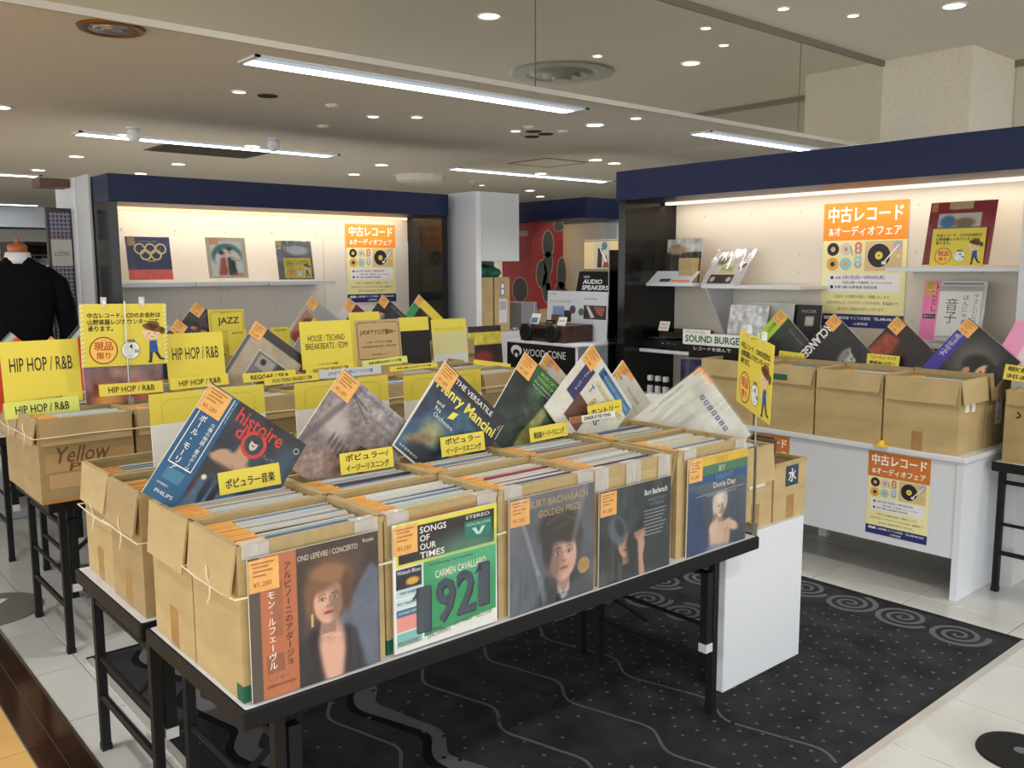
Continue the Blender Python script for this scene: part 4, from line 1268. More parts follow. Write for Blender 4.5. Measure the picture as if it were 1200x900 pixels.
VD = 2.205
def diamond(art, x, y, v, spin, label, **kw):
    v += kw.pop('dv', 0)
    p = on_v(x, y, v)
    return record(art, p, spin=R(spin), tilt=kw.pop('tilt', R(-4)), label=label, **kw)
diamond(A_histoire, 248, 448, VD, 37.5, 'tilted dark record with red lettering and a blue paper strip, first of the tilted row', n=110, seed=31, dv=-.012)
diamond(A_autumn, 403, 432, VD, 41, 'tilted grey brown record with a bare tree avenue, second of the tilted row', n=100, seed=32, dv=.012)
diamond(A_versatile, 522, 423, VD, 42, 'tilted navy record with big yellow lettering, third of the tilted row', n=100, seed=33, dv=-.004)
diamond(A_green, 616, 412, VD, 40.5, 'tilted dark green leafy record, fourth of the tilted row', n=100, seed=34, dv=.012)
diamond(A_original, 694, 403, VD, 51, 'tilted cream record with blue and gold lettering, fifth of the tilted row', n=90, seed=35, dv=-.002)
diamond(A_paper, 641, 413, 2.50, 45, 'cream back cover peeking out behind the green tilted record', n=48, seed=36, sticker=True, st=(0, .1))
diamond(A_paper, 730, 422, 2.34, 50, 'cream back cover leaning behind the blue and gold tilted record', n=48, seed=37, st=(0, .1))
record(A_bigback, (2.764, 2.096, 1.124), rz=R(-36), spin=R(53), tilt=R(-4), label='big grey back cover turned towards us at the right end of the near table', n=80, seed=38, sticker=False, bag=M_BAG, size=.332)

# ---------------------------------------------------------------- yellow divider cards and hand-written tabs
def std_card(name, p0, w, h, label, draw, thick=.0016, m=None, rz=0.0, tilt=R(-6), cat='card', group=None, roll=0.0):
    r = empty(name, p0, (0, 0, 0), label, cat, group)
    r.rotation_mode = 'YXZ'; r.rotation_euler = (tilt, roll, rz)
    MB().bbox(0, w, 0, thick, 0, h, m or M_YEL, .0005).build('card_board', r)
    f = Flat(0, 0, 1, -.0006, .0002)
    draw(f, w, h)
    if f.v: f.build('lettering', r)
    return r
def tab(x0, y0, x1, y1, v, h, lines, label, hand=True, m=None, bold=.02, c=INK):
    """small tab; (x0,y0) (x1,y1) = its lower corners"""
    a, b = on_v(x0, y0, v), on_v(x1, y1, v)
    w = b.x - a.x
    roll = -math.atan2(b.z - a.z, w)
    def d(f, w, h):
        k = len(lines)
        for i, s in enumerate(lines):
            f.text(s, w * .5, h * (1 - (i + .86) / (k + .1)), w=w * (.8 if hand or k > 1 else .72), h=h * (.62 / k if k > 1 else .44), al='c', c=c, bold=bold, rot=0.0)
        if not hand: pass
    return std_card('divider_tab', a, w, h, label, d, roll=roll, m=m, cat='divider', tilt=R(-8))
tab(258, 581, 330, 567, 2.165, .058, ['ポピュラー音楽'], 'yellow tab reading popular music before the first tilted record')
tab(400, 557, 462, 547, 2.15, .060, ['ポピュラー/', 'イージーリスニング'], 'yellow hand-written tab before the grey brown tilted record', bold=.03)
tab(518, 536, 569, 527, 2.15, .060, ['ポピュラー', 'イージーリスニング'], 'yellow hand-written tab before the navy tilted record', bold=.03)
tab(622, 519, 666, 510, 2.15, .048, ['軽音楽/イージーリスニング'], 'yellow hand-written tab before the green tilted record', bold=.02)
tab(690, 491, 730, 482, 2.15, .045, ['カントリー'], 'yellow hand-written tab before the cream tilted record', bold=.03)
std_card('title_tab', on_v(668, 497, 2.13), .225, .022, 'white title strip at the foot of the cream tilted record', lambda f, w, h: (f.rect(0, 0, w * .25, h, (150, 90, 50), 1), f.text('DANGER OF THE YOUNG', w * .3, h * .2, w=w * .6, h=h * .6, c=INK, bold=.02)), m=M_PAPER)

# backs of the cards on the far table side: yellow above, white below
def backcard(x, y, x1, v, h, label, yh=.6):
    a, b = on_v(x, y, v), on_v(x1, y, v)
    w = b.x - a.x
    r = empty('section_card', (a.x, v, a.z - h), (R(-3), 0, 0), label, 'card', 'backs of yellow section cards')
    MB().bbox(0, w, 0, .0015, h * (1 - yh), h, M_YEL, .0005).build('yellow_sheet', r)
    MB().bbox(0, w, -.0012, .0022, 0, h * (1 - yh), M_PAPER, .0005).build('white_holder', r)
    f = Flat(0, 0, 1, -.0005)
    y2 = (204, 188, 56)
    f.line([(w * .1, h * (1 - yh) + .01), (w * .1, h * .88), (w * .16, h * .93), (w * .84, h * .93), (w * .9, h * .88), (w * .9, h * (1 - yh) + .01)], .0025, y2, 1)
    f.build('frame_line', r)
    return r
backcard(176, 463, 312, 2.62, .285, 'back of a yellow section card with white holder, behind the first tilted record', .32)
backcard(347, 450, 457, 2.62, .26, 'back of a yellow section card with white holder, behind the second tilted record', .34)
backcard(475, 441, 566, 2.62, .25, 'back of a yellow section card with white holder, behind the third tilted record', .36)
std_card('section_card', Vector((.80, 2.42, .875)), .26, .045, 'flat yellow card sunk in the leftmost third row box', lambda f, w, h: f.text('イージー', w * .5, .015, w=.12, h=.018, al='c', c=(190, 160, 50)), tilt=R(-20))
# ---------------------------------------------------------------- notices and posters
def boy(f, x, z, k, l=2):
    """small farm-boy clip art: straw-brown hat, blue overalls"""
    SK = (240, 206, 170); HT = (120, 82, 40); BL = (44, 84, 150); DK = (60, 46, 40)
    f.line([(x - .10 * k, z + .02 * k), (x - .28 * k, z + .16 * k), (x - .30 * k, z + .34 * k)], .07 * k, SK, l)
    f.disc(x - .31 * k, z + .38 * k, .07 * k, SK, l)
    f.line([(x + .12 * k, z - .02 * k), (x + .26 * k, z - .18 * k)], .07 * k, (226, 222, 196), l)
    f.poly([(x - .13 * k, z + .08 * k), (x + .13 * k, z + .08 * k), (x + .17 * k, z - .35 * k), (x - .15 * k, z - .35 * k)], BL, l)
    f.poly([(x - .14 * k, z - .34 * k), (x - .02 * k, z - .34 * k), (x - .06 * k, z - .66 * k), (x - .16 * k, z - .66 * k)], DK, l + 1)
    f.poly([(x + .03 * k, z - .34 * k), (x + .16 * k, z - .34 * k), (x + .30 * k, z - .58 * k), (x + .21 * k, z - .62 * k)], DK, l + 1)
    f.disc(x - .13 * k, z - .68 * k, .08 * k, DK, l, 10, .04 * k); f.disc(x + .32 * k, z - .60 * k, .08 * k, DK, l, 10, .04 * k)
    f.disc(x - .02 * k, z + .32 * k, .24 * k, SK, l + 1, 20, .22 * k)
    f.disc(x + .02 * k, z + .53 * k, .40 * k, HT, l + 2, 20, .13 * k, rot=-.25); f.disc(x, z + .62 * k, .24 * k, HT, l + 2, 16, .16 * k)
    f.disc(x + .34 * k, z + .42 * k, .10 * k, HT, l + 2, 12, .13 * k)
    for e in (-1, 1):
        f.disc(x - .03 * k + e * .10 * k, z + .34 * k, .022 * k, DK, l + 3, 8, .032 * k); f.disc(x - .03 * k + e * .15 * k, z + .27 * k, .035 * k, (240, 170, 150), l + 2, 8)
    f.line([(x - .08 * k, z + .23 * k), (x - .02 * k, z + .20 * k), (x + .04 * k, z + .23 * k)], .016 * k, (150, 60, 50), l + 3)
def notice(f, w, h):
    K = (34, 30, 22)
    for i, (s, ww) in enumerate((('中古レコード、CDのお会計は', .84), ('山野楽器レジカウンターにて', .82), ('承ります。', .28))):
        f.text(s, w * .085, h * (.775 - i * .105), w=w * ww, h=h * .085, c=K, bold=.028)
    O = (196, 96, 40)
    f.disc(w * .25, h * .26, w * .155, (246, 200, 92), 1, 28); f.ring(w * .25, h * .26, w * .148, w * .162, (150, 70, 30), 2, 28)
    f.text('1点かぎり', w * .25, h * .40, w=w * .07, h=h * .03, al='c', c=O, l=3)
    f.text('現品', w * .25, h * .26, w=w * .21, h=h * .13, al='c', c=(186, 72, 36), l=3, bold=.03); f.text('限り', w * .25, h * .125, w=w * .15, h=h * .10, al='c', c=(186, 72, 36), l=3, bold=.03)
    f.disc(w * .56, h * .25, w * .11, (238, 240, 232), 1, 28); f.ring(w * .56, h * .25, w * .106, w * .112, (60, 60, 60), 2, 28)
    f.rect(w * .51, h * .375, w * .61, h * .42, (60, 56, 50), 3); f.text('4/30', w * .56, h * .385, w=w * .08, h=h * .025, al='c', c=(230, 220, 160), l=4)
    f.text('4', w * .545, h * .27, h=h * .08, c=K, l=3, bold=.03); f.text('30', w * .60, h * .20, h=h * .06, c=K, l=3, bold=.03); f.text('月', w * .49, h * .27, h=h * .04, c=K, l=3)
    f.text('まで', w * .54, h * .14, h=h * .035, c=(90, 90, 90), l=3)
    f.line([(w * .56, h * .20), (w * .62, h * .32)], w * .004, (120, 120, 120), 3)
    boy(f, w * .83, h * .36, h * .46)
def striped(f, w, h):
    n = 14
    for k in range(n):
        for x in (.0, w * .96):
            f.poly([(x, h * (k + .1) / n), (x + w * .04, h * (k + .5) / n), (x + w * .04, h * (k + .9) / n), (x, h * (k + .5) / n)], (226, 226, 190), 1)
    notice(f, w, h)

def poster(p0, w, h, label, rz=0.0, orange=(246, 148, 42)):
    r = empty('event_poster', p0, (0, 0, rz), label, 'poster')
    MB().box(0, w, 0, .0012, 0, h, flat((240, 232, 170))).build('poster_sheet', r)
    f = Flat(0, 0, 1, -.0004, .0002)
    W = (250, 248, 240); NV = (34, 42, 110); K = (44, 36, 36)
    f.rect(0, h * .70, w, h, orange, 1)
    f.text('中古レコード', w * .5, h * .845, w=w * .88, h=h * .125, al='c', c=W, l=2, bold=.028)
    f.text('&オーディオフェア', w * .5, h * .735, w=w * .86, h=h * .078, al='c', c=W, l=2, bold=.024)
    q = w
    def lp(x, z, r_, c, c2):
        f.disc(x, z, r_, c, 1, 24); f.disc(x, z, r_ * .38, c2, 2, 16); f.disc(x, z, r_ * .10, K, 3, 8)
    lp(q * .13, h * .63, q * .075, (46, 34, 36), (222, 190, 150)); lp(q * .29, h * .63, q * .072, (216, 204, 200), (222, 160, 120))
    lp(q * .13, h * .51, q * .075, (222, 168, 80), (40, 34, 34)); lp(q * .29, h * .51, q * .072, (150, 204, 206), (222, 180, 130))
    f.line([(q * .345, h * .65), (q * .37, h * .58)], q * .008, K, 2)
    for i, c in enumerate(((232, 120, 90), (176, 150, 140), (236, 200, 170), (168, 206, 206), (176, 170, 206))):
        f.disc(q * .44, h * (.655 - i * .037), q * .045, c, 1 + i % 2, 16); f.disc(q * .44, h * (.655 - i * .037), q * .015, (240, 230, 200), 3, 10)
    f.rect(q * .52, h * .455, q * .95, h * .69, (214, 188, 140), 1)
    f.disc(q * .685, h * .575, q * .138, (228, 214, 180), 2, 30); f.disc(q * .685, h * .575, q * .132, (40, 32, 34), 3, 30); f.disc(q * .685, h * .575, q * .045, (222, 206, 96), 4, 18); f.disc(q * .685, h * .575, q * .01, K, 5, 8)
    f.line([(q * .91, h * .66), (q * .84, h * .60), (q * .74, h * .52)], q * .016, (236, 236, 236), 5); f.rect(q * .72, h * .505, q * .77, h * .53, (240, 240, 240), 5)
    f.disc(q * .89, h * .655, q * .05, (176, 170, 190), 2, 16); f.disc(q * .91, h * .57, q * .014, (236, 226, 210), 2, 10); f.disc(q * .91, h * .52, q * .014, (200, 180, 180), 2, 10)
    f.rect(q * .06, h * .29, q * .94, h * .435, (236, 234, 236), 1)
    f.disc(q * .13, h * .40, q * .02, K, 2, 12); f.disc(q * .13, h * .325, q * .02, K, 2, 12)
    f.text('会期', q * .17, h * .39, w=q * .07, h=h * .02, c=K, bold=.02); f.text('2月1日(日)〜4月30日(木)', q * .26, h * .385, w=q * .50, h=h * .034, c=NV, bold=.02)
    f.text('午前10時〜午後8時', q * .26, h * .35, w=q * .32, h=h * .022, c=NV, bold=.015); f.text('(最終日は午後5時閉場)', q * .60, h * .352, w=q * .25, h=h * .014, c=K)
    f.text('会場', q * .17, h * .315, w=q * .07, h=h * .02, c=K, bold=.02); f.text('5階=山野楽器 特設会場', q * .26, h * .312, w=q * .42, h=h * .024, c=K, bold=.015)
    for i, s in enumerate(('ご好評につき期間を延長して開催いたします。', '人気の中古レコードをクラシックからPOPS、歌謡曲まで!', '皆さまのご来店をお待ちしております。')):
        f.text(s, q * .5, h * (.235 - i * .05), w=q * (.68, .86, .56)[i], h=h * .026, al='c', c=(70, 62, 50))
    f.rect(0, 0, w, h * .105, NV, 1)
    f.rect(q * .05, h * .06, q * .17, h * .085, W, 2); f.text('お問合せ', q * .06, h * .064, w=q * .10, h=h * .016, c=NV, l=3)
    f.text('山野楽器 そごう大宮店', q * .20, h * .062, w=q * .42, h=h * .024, c=W, bold=.015); f.text('TEL.048-646-2561', q * .66, h * .062, w=q * .29, h=h * .022, c=W, bold=.015)
    f.text('♪山野楽器', q * .5, h * .018, w=q * .18, h=h * .022, al='c', c=W, bold=.01)
    f.build('poster_print', r)
    return r
poster((4.944, 2.87, 1.15), .512, .722, 'orange and cream event poster on the wall of the right booth', R(-90))
poster((4.0475, 2.064, .226), .297, .402, 'event poster on the front of the white counter', R(-90), (206, 120, 52))
poster((4.0475, 2.79, .226), .297, .402, 'event poster on the counter front, mostly hidden by the low carton', R(-90), (206, 120, 52))
a, b_ = on_v(405, 262, 6.965), on_v(465, 353, 6.965)
poster((a.x, 6.965, b_.z), .512, a.z - b_.z, 'orange and cream event poster on the wall of the left booth')

# notice boards on clip stands
def stand_notice(p, rz, w, h, zpole0, label, roll=0.0, px=.5, draw=notice, clips=(.27, .71)):
    r = empty('notice_stand', (p[0], p[1], zpole0), (0, 0, 0), label, 'sign')
    hd = empty('sign_head', (0, 0, p[2] - zpole0)); hd.parent = r
    hd.rotation_mode = 'YXZ'; hd.rotation_euler = (0, roll, rz)
    bpy.data.objects.remove(hd)
    T = (0, roll, rz)
    o = MB().bbox(-w * px, w * (1 - px), 0, .002, -h, 0, M_YEL, .0005).build('sign_board', r, (0, 0, p[2] - zpole0)); o.rotation_mode = 'YXZ'; o.rotation_euler = T
    f = Flat(-w * px, -h, 1, -.0006, .0002); draw(f, w, h)
    f.build('lettering', o)
    k = MB(); k.tube([(0, -.009, -(p[2] - zpole0)), (0, -.009, .012)], .0028, M_CHROME, 8); k.tube([(-.03, .006, -.006), (.03, .006, -.006)], .002, M_CHROME, 6); k.build('pole', r, (0, 0, p[2] - zpole0))
    for c in clips:
        b = MB(); x = -w * px + w * c
        b.box(x - .010, x + .010, -.006, .008, -.012, .028, M_CLEAR); b.box(x - .004, x + .004, -.008, .010, .0, .014, M_REFL)
        b.build('clip', o)
    k = MB(); k.box(-.012, .012, -.02, .012, -.0, .035, M_CHROME); k.box(-.012, .012, -.02, .03, -.012, 0, M_CHROME); k.build('table_clamp', r)
    return r
p = on_v(145, 356, 3.90)
stand_notice((p.x, 3.90, p.z), 0.02, .352, .26, .93, 'yellow cashier notice with a boy, on a thin pole among the left boxes', .02, draw=striped)
stand_notice((2.588, 1.735, 1.268), R(-127), .345, .262, .588, 'yellow cashier notice with a boy, seen edge-on at the right end of the near table', R(5), px=.5)
tag(MB().box(-.0035, .0035, -.0035, .0035, 0, .31, M_CHROME).build('sign_post', loc=(2.572, 1.712, .588)), 'thin steel post at the right corner of the near table', 'post')

# ---------------------------------------------------------------- cards and records along the left row
def vcard(name, x0, y0, x1, y1, v, h, label, draw, m=None, **kw):
    """card by its two upper corners in the plane v"""
    a, b = on_v(x0, y0, v), on_v(x1, y1, v)
    w = b.x - a.x
    return std_card(name, (a.x, v, (a.z + b.z) / 2 - h), w, h, label, draw, m=m, **kw)
def hip(f, w, h):
    f.text('HIP HOP / R&B', w * .5, h * .52, w=w * .80, h=h * .22, al='c', c=INK, bold=.004); f.text('インスタ・オリジナル復刻盤', w * .55, h * .06, w=w * .36, h=h * .045, al='c', c=INK)
def house(f, w, h):
    f.text('HOUSE / TECHNO', w * .5, h * .58, w=w * .72, h=h * .13, al='c', c=INK); f.text('BREAKBEATS / EDM', w * .5, h * .41, w=w * .82, h=h * .13, al='c', c=INK); f.text('インスタ・オリジナル復刻盤', w * .5, h * .07, w=w * .38, h=h * .05, al='c', c=INK)
vcard('genre_card', 0, 400, 93, 398, 3.93, .255, 'large yellow HIP HOP / R&B card at the left edge of the photo', hip)
vcard('genre_card', 195, 392, 263, 388, 3.93, .245, 'large yellow HIP HOP / R&B card right of the cashier notice', hip)
vcard('genre_card', 353, 379, 413, 373, 3.93, .235, 'large yellow HOUSE / TECHNO / BREAKBEATS card', house)
def jpop(f, w, h):
    f.oz = h - .215; h = .215
    B = (60, 44, 28)
    for (a, b) in (((.08, .06), (.92, .06)), ((.08, .94), (.35, .94)), ((.65, .94), (.92, .94)), ((.04, .12), (.04, .88)), ((.96, .12), (.96, .88)), ((.04, .12), (.08, .06)), ((.96, .12), (.92, .06)), ((.04, .88), (.08, .94)), ((.96, .88), (.92, .94))):
        f.line([(w * a[0], h * a[1]), (w * b[0], h * b[1])], .003, B, 1)
    f.text('中古レコード', w * .5, h * .91, w=w * .26, h=h * .06, al='c', c=B); f.text('J-POPアナログ盤90〜', w * .5, h * .62, w=w * .8, h=h * .15, al='c', c=B, bold=.01)
    f.text('J-POP・アナログ 人気盤', w * .5, h * .43, w=w * .56, h=h * .06, al='c', c=B, bold=.01); f.text('JAPANESE HIP HOP・CITY POP', w * .5, h * .32, w=w * .76, h=h * .06, al='c', c=B, bold=.01); f.text('90年代以降のレコード', w * .5, h * .14, w=w * .36, h=h * .05, al='c', c=B)
vcard('genre_card', 419, 377, 472, 372, 3.93, .31, 'brown kraft J-POP card with a rounded frame', jpop, m=mat('kraft_card', (186, 158, 112), .7))
def stripcard(x0, y0, x1, y1, v, h, text, label, m=None, c=INK, wf=.72, bold=.012):
    a, b = on_v(x0, y0, v), on_v(x1, y1, v)
    w = b.x - a.x
    return std_card('divider_strip', (a.x, v, a.z - h), w, h, label, lambda f, w, h: f.text(text, w * .5, h * .24, w=w * wf, h=h * .5, al='c', c=c, bold=bold), m=m, roll=-math.atan2(b.z - a.z, w) * .8, cat='divider', tilt=R(-10))
M_LIME = mat('pale_lime_card', (214, 220, 110), .55)
stripcard(5, 473, 93, 463, 3.90, .065, 'HIP HOP / R&B', 'pale lime HIP HOP / R&B strip below the card at the left edge', M_LIME)
stripcard(116, 451, 191, 446, 3.87, .05, 'HIP HOP / R&B', 'yellow HIP HOP / R&B strip below the cashier notice')
stripcard(200, 444, 268, 437, 3.88, .05, 'HIP HOP / R&B', 'yellow HIP HOP / R&B strip below the second yellow card')
stripcard(285, 438, 347, 433, 3.87, .042, 'REGGAE / SKA', 'yellow REGGAE / SKA strip below the tilted room-picture record', bold=.02)
stripcard(310, 443, 374, 436, 3.80, .036, 'HOUSE / TECHNO / BREAKBEATS / EDM', 'front yellow HOUSE / TECHNO strip, nearest of the two', bold=.004)
stripcard(359, 431, 416, 424, 3.87, .036, 'HOUSE / TECHNO / BREAKBEATS / EDM', 'rear yellow HOUSE / TECHNO strip below its card', bold=.004)
stripcard(425, 423, 478, 416, 3.87, .036, '90年以降のJ-POPアナログ盤', 'pale lime J-POP strip below the kraft card', M_LIME, bold=.02)
stripcard(457, 430, 513, 424, 3.80, .026, '90年以降のJ-POPアナログ盤', 'bright yellow J-POP strip lying on the left row', bold=.02)
stripcard(374, 434, 447, 428, 3.82, .042, 'J-POP 90年以降のアナログ盤', 'grey plastic J-POP strip on the left row', mat('grey_plastic_strip', (196, 200, 206), .35), c=(110, 116, 130))

def A_room(c, f):
    c.rect(0, 0, 1, 1, (172, 158, 138)).noise(6, .1); c.rect(0, .86, 1, 1, (56, 52, 50)); c.rect(.0, .0, .05, 1, (90, 92, 94))
    c.rect(.28, .18, .92, .68, (196, 192, 184)); c.rect(.30, .20, .90, .66, (112, 112, 110)); c.rect(.34, .42, .62, .62, (156, 156, 152)); c.ell(.44, .54, .05, .05, (52, 36, 32), .3)
    c.rect(.66, .44, .86, .64, (62, 60, 60)); c.ell(.5, .3, .12, .06, (60, 58, 58), .4); c.rect(0, .86, .2, 1, (224, 172, 110))
def A_group(c, f):
    c.grad((40, 36, 40), (60, 56, 60)).noise(8, .4)
    c.rect(.0, .9, 1, 1, (54, 52, 58))
    for x, z in ((.25, .55), (.45, .6), (.65, .5), (.5, .3)): c.face(x, z, .09, (196, 140, 120), (40, 32, 30))
    f.text('JAZZ MESSAGE', .3, .92, w=.55, h=.04, c=(180, 180, 186))
def A_sepia(c, f):
    c.grad((186, 176, 158), (176, 166, 150)).noise(6, .12); c.rect(.0, .7, 1, 1, (158, 158, 156)); c.rect(.05, .05, .55, .7, (170, 124, 100))
    c.face(.3, .4, .17, (206, 160, 136), (104, 70, 56)); c.ell(.3, .1, .2, .15, (150, 60, 46), .4)
    for i in range(5): f.rect(.25, .76 + i * .035, .95, .765 + i * .035, (120, 118, 112), 1)
def A_wine(c, f):
    c.rect(0, 0, 1, 1, (206, 200, 204)); c.rect(.22, 0, 1, 1, (92, 34, 62)); c.noise(6, .1); c.face(.55, .55, .22, (206, 160, 150), (60, 34, 40))
def A_men(c, f):
    c.rect(0, 0, 1, 1, (50, 52, 58)).noise(8, .2)
    for x, z in ((.25, .62), (.42, .42), (.62, .55), (.7, .3)): c.face(x, z, .1, (206, 166, 150), (36, 32, 32))
    f.text('THE QUARTET', .3, .9, w=.6, h=.05, c=(150, 150, 156))
def A_greenyel(c, f):
    c.rect(0, 0, 1, 1, (60, 40, 36)).noise(6, .3); c.rect(0, 0, .2, 1, (58, 146, 86)); c.rect(.2, .78, 1, 1, (216, 200, 70)); c.face(.55, .45, .2, (170, 110, 84), (40, 28, 26))
def A_red(c, f):
    c.rect(0, 0, 1, 1, (206, 70, 44)).noise(6, .08); c.rect(0, 0, .04, 1, (40, 40, 40)); c.rect(.04, .0, .1, 1, (170, 190, 184)); f.text('DISCO', .3, .6, w=.5, h=.12, c=(236, 190, 150))
def A_blue(c, f):
    c.grad((90, 104, 140), (170, 180, 196)).noise(6, .3); f.text('LIVE', .3, .75, w=.5, h=.12, c=(226, 226, 230))
def A_fire(c, f):
    c.grad((130, 50, 36), (100, 40, 32)).noise(6, .5); c.ell(.3, .4, .18, .18, (220, 150, 50), .9, op=.9); c.ell(.7, .5, .16, .2, (190, 90, 70), .8, op=.8); c.ell(.55, .75, .2, .1, (210, 170, 140), .9, op=.6); c.noise(12, .2)
    f.text('SOUL NIGHT', .1, .08, w=.6, h=.07, c=(226, 170, 60))
def A_black(c, f):
    c.rect(0, 0, 1, 1, (20, 19, 19)).noise(4, .2); f.text('12 inch single', .1, .9, w=.4, h=.05, c=(70, 70, 70))
def far_d(art, x, y, v, spin, label, n=44, **kw):
    return record(art, on_v(x, y, v), spin=R(spin), tilt=R(-5), label=label, n=n, **kw)
far_d(A_room, 300, 376, 3.98, 38, 'tilted tan record with a grey room picture, above the REGGAE / SKA strip', n=60, seed=51, size=.312)
far_d(A_group, 230, 353, 5.25, 39, 'tilted dark record with musicians, far left behind the second yellow card', seed=52)
far_d(A_group, 208, 373, 4.6, 40, 'tilted dark record with an orange corner, half hidden by the second yellow card', seed=53)
far_d(A_blue, 176, 366, 4.7, 40, 'blue grey record peeking out right of the cashier notice', seed=54, sticker=False)
far_d(A_red, 100, 372, 4.5, 42, 'bright red record leaning behind the cashier notice', seed=55, sticker=False)
far_d(A_sepia, 365, 347, 5.3, 40, 'tilted sepia record with a woman in a frame, before the left booth', seed=56)
far_d(A_group, 369, 371, 4.75, 42, 'small dark corner of a record behind the HOUSE card', seed=57)
far_d(A_wine, 409, 349, 5.35, 40, 'tilted white and wine red record, before the left booth', seed=58)
far_d(A_men, 449, 345, 5.35, 42, 'tilted dark record with four faces, right of the wine red one', seed=59)
far_d(A_greenyel, 491, 345, 5.35, 42, 'tilted record with green and yellow bands, last of the far row', seed=60)
far_d(A_sepia, 350, 395, 4.40, 30, 'pale record leaning behind the tilted room-picture record', seed=61, sticker=False)
far_d(A_red, 12, 389, 4.7, 45, 'red record corner above the card at the left edge', seed=62, sticker=False, n=24)
far_d(A_paper, 60, 394, 4.6, 45, 'pale record corner above the card at the left edge', seed=63, sticker=False, n=24)
def upright(art, x0, y1, v, label, w=.315, n=44, tilt=R(-6), **kw):
    p = on_v(x0, y1, v)
    return record(art, p, tilt=tilt, label=label, n=n, **kw)
upright(A_fire, 96, 418, 3.935, 'red and gold record standing below the cashier notice', seed=64, sticker=False, bag=M_BAG)
def ye(f, w, h):
    f.oz = h - .2; h = .2
    f.text('新着コーナー', w * .5, h * .55, w=w * .7, h=h * .2, al='c', c=(200, 180, 50))
def pale_card_back(f, w, h):
    f.rect(.004, .004, w - .004, h * .70, (204, 200, 146), 1); f.rect(.004, .004, w - .004, h * .24, (204, 206, 200), 2)  # card is paler in its lower part, greyish white at the foot
    f.text('中古の新入荷', w * .5, h * .74, w=w * .8, h=h * .08, al='c', c=(196, 178, 60)); f.text('NEW ARRIVAL', w * .5, h * .52, w=w * .6, h=h * .06, al='c', c=(204, 196, 110))
vcard('section_card', 508, 371, 549, 376, 4.45, .285, 'pale yellow plastic card showing its back, right of the yellow and black card', pale_card_back, m=mat('pale_yellow_card', (222, 208, 84), .4))
vcard('section_card', 412, 365, 448, 366, 4.45, .34, 'plain yellow card behind the kraft card, left one', ye)
vcard('section_card', 470, 369, 505, 374, 4.42, .29, 'yellow card with a black lower half, right of the kraft card', lambda f, w, h: f.rect(0, 0, w, h * .72, (20, 19, 19), 1))
def jazz(f, w, h):
    h0 = h; z0 = h - .17; h = .17
    f.oz = z0; f.text('中古レコード', w * .5, h * .84, w=w * .3, h=h * .06, al='c', c=INK); f.text('JAZZ', w * .55, h * .42, w=w * .6, h=h * .3, al='c', c=INK, bold=.015); f.text('ジャズ・フュージョン', w * .62, h * .16, w=w * .6, h=h * .1, al='c', c=INK)
    f.line([(w * .06, h * .08), (w * .06, h * .86), (w * .1, h * .92), (w * .92, h * .92), (w * .96, h * .86), (w * .96, h * .1)], .003, (120, 108, 40), 1)
vcard('genre_card', 246, 364, 288, 361, 5.2, .35, 'yellow JAZZ card at the back of the left row', jazz)
def strip_top(t):
    def d(f, w, h): f.text(t, w * .5, h - .025, w=w * .6, h=.015, al='c', c=INK)
    return d
vcard('divider_strip', 268, 388, 290, 386, 5.12, .15, 'yellow strip below the JAZZ card', strip_top('JAZZ'), cat='divider')
vcard('divider_strip', 318, 385, 340, 382, 5.12, .15, 'yellow strip left of the sepia record', strip_top('FUSION'), cat='divider')
def A_poster_lp(c, f):
    c.rect(0, 0, 1, 1, (60, 50, 52)); c.rect(0, .55, 1, .86, (214, 200, 80)); c.noise(8, .2); c.ell(.4, .25, .3, .16, (150, 60, 60), .6)
upright(A_poster_lp, 548, 383, 5.2, 'dark record with a yellow band standing before the white partition', seed=66, sticker=False)
stripcard(555, 421, 598, 429, 3.95, .03, '', 'long yellow card lying in the last boxes of the left row')
# ---------------------------------------------------------------- records on the right counter
def udiamond(art, x, y, u, spin, label, n=64, **kw):
    u += kw.pop('du', 0)
    return record(art, on_u(x, y, u), rz=R(-90), spin=R(spin), tilt=R(-5), label=label, n=n, **kw)
def A_lime(c, f):
    c.grad((34, 38, 36), (52, 56, 52)).noise(6, .3); c.rect(0, 0, .22, 1, (168, 206, 60)); c.ell(.6, .3, .06, .1, (170, 130, 80), .5); c.ell(.6, .2, .1, .06, (120, 96, 60), .6)
    f.vtext('夜のフォーク名曲集', .11, .76, .085, (50, 70, 30), 2, .02); f.text('FOLK NIGHT', .4, .85, w=.4, h=.04, c=(120, 124, 120))
def A_messenger(c, f):
    c.grad((26, 26, 27), (44, 44, 45)).noise(5, .25)
    c.face(.72, .66, .20, (196, 196, 196), (34, 34, 35), (14, 14, 14), (70, 66, 66), -1)
    c.rect(0.01, 0, .19, 1, (24, 24, 24))
    f.text('MERCLANGER', .02, .99, w=.98, h=.165, c=(228, 228, 226), bold=.03, rot=R(-90))
def A_redroom(c, f):
    c.grad((70, 30, 26), (48, 26, 24)).noise(6, .4); c.poly([(.0, .1), (.25, .15), (.35, .5), (.3, .75), (.05, .7)], (156, 66, 46), .9, 5); c.noise(14, .25)
    c.ell(.7, .3, .18, .12, (160, 80, 60), .7); c.ell(.72, .45, .2, .2, (40, 20, 22), .7, op=.85); c.rect(.5, .0, 1, .1, (80, 34, 28)); c.ell(.6, .85, .3, .1, (36, 30, 26), .8)
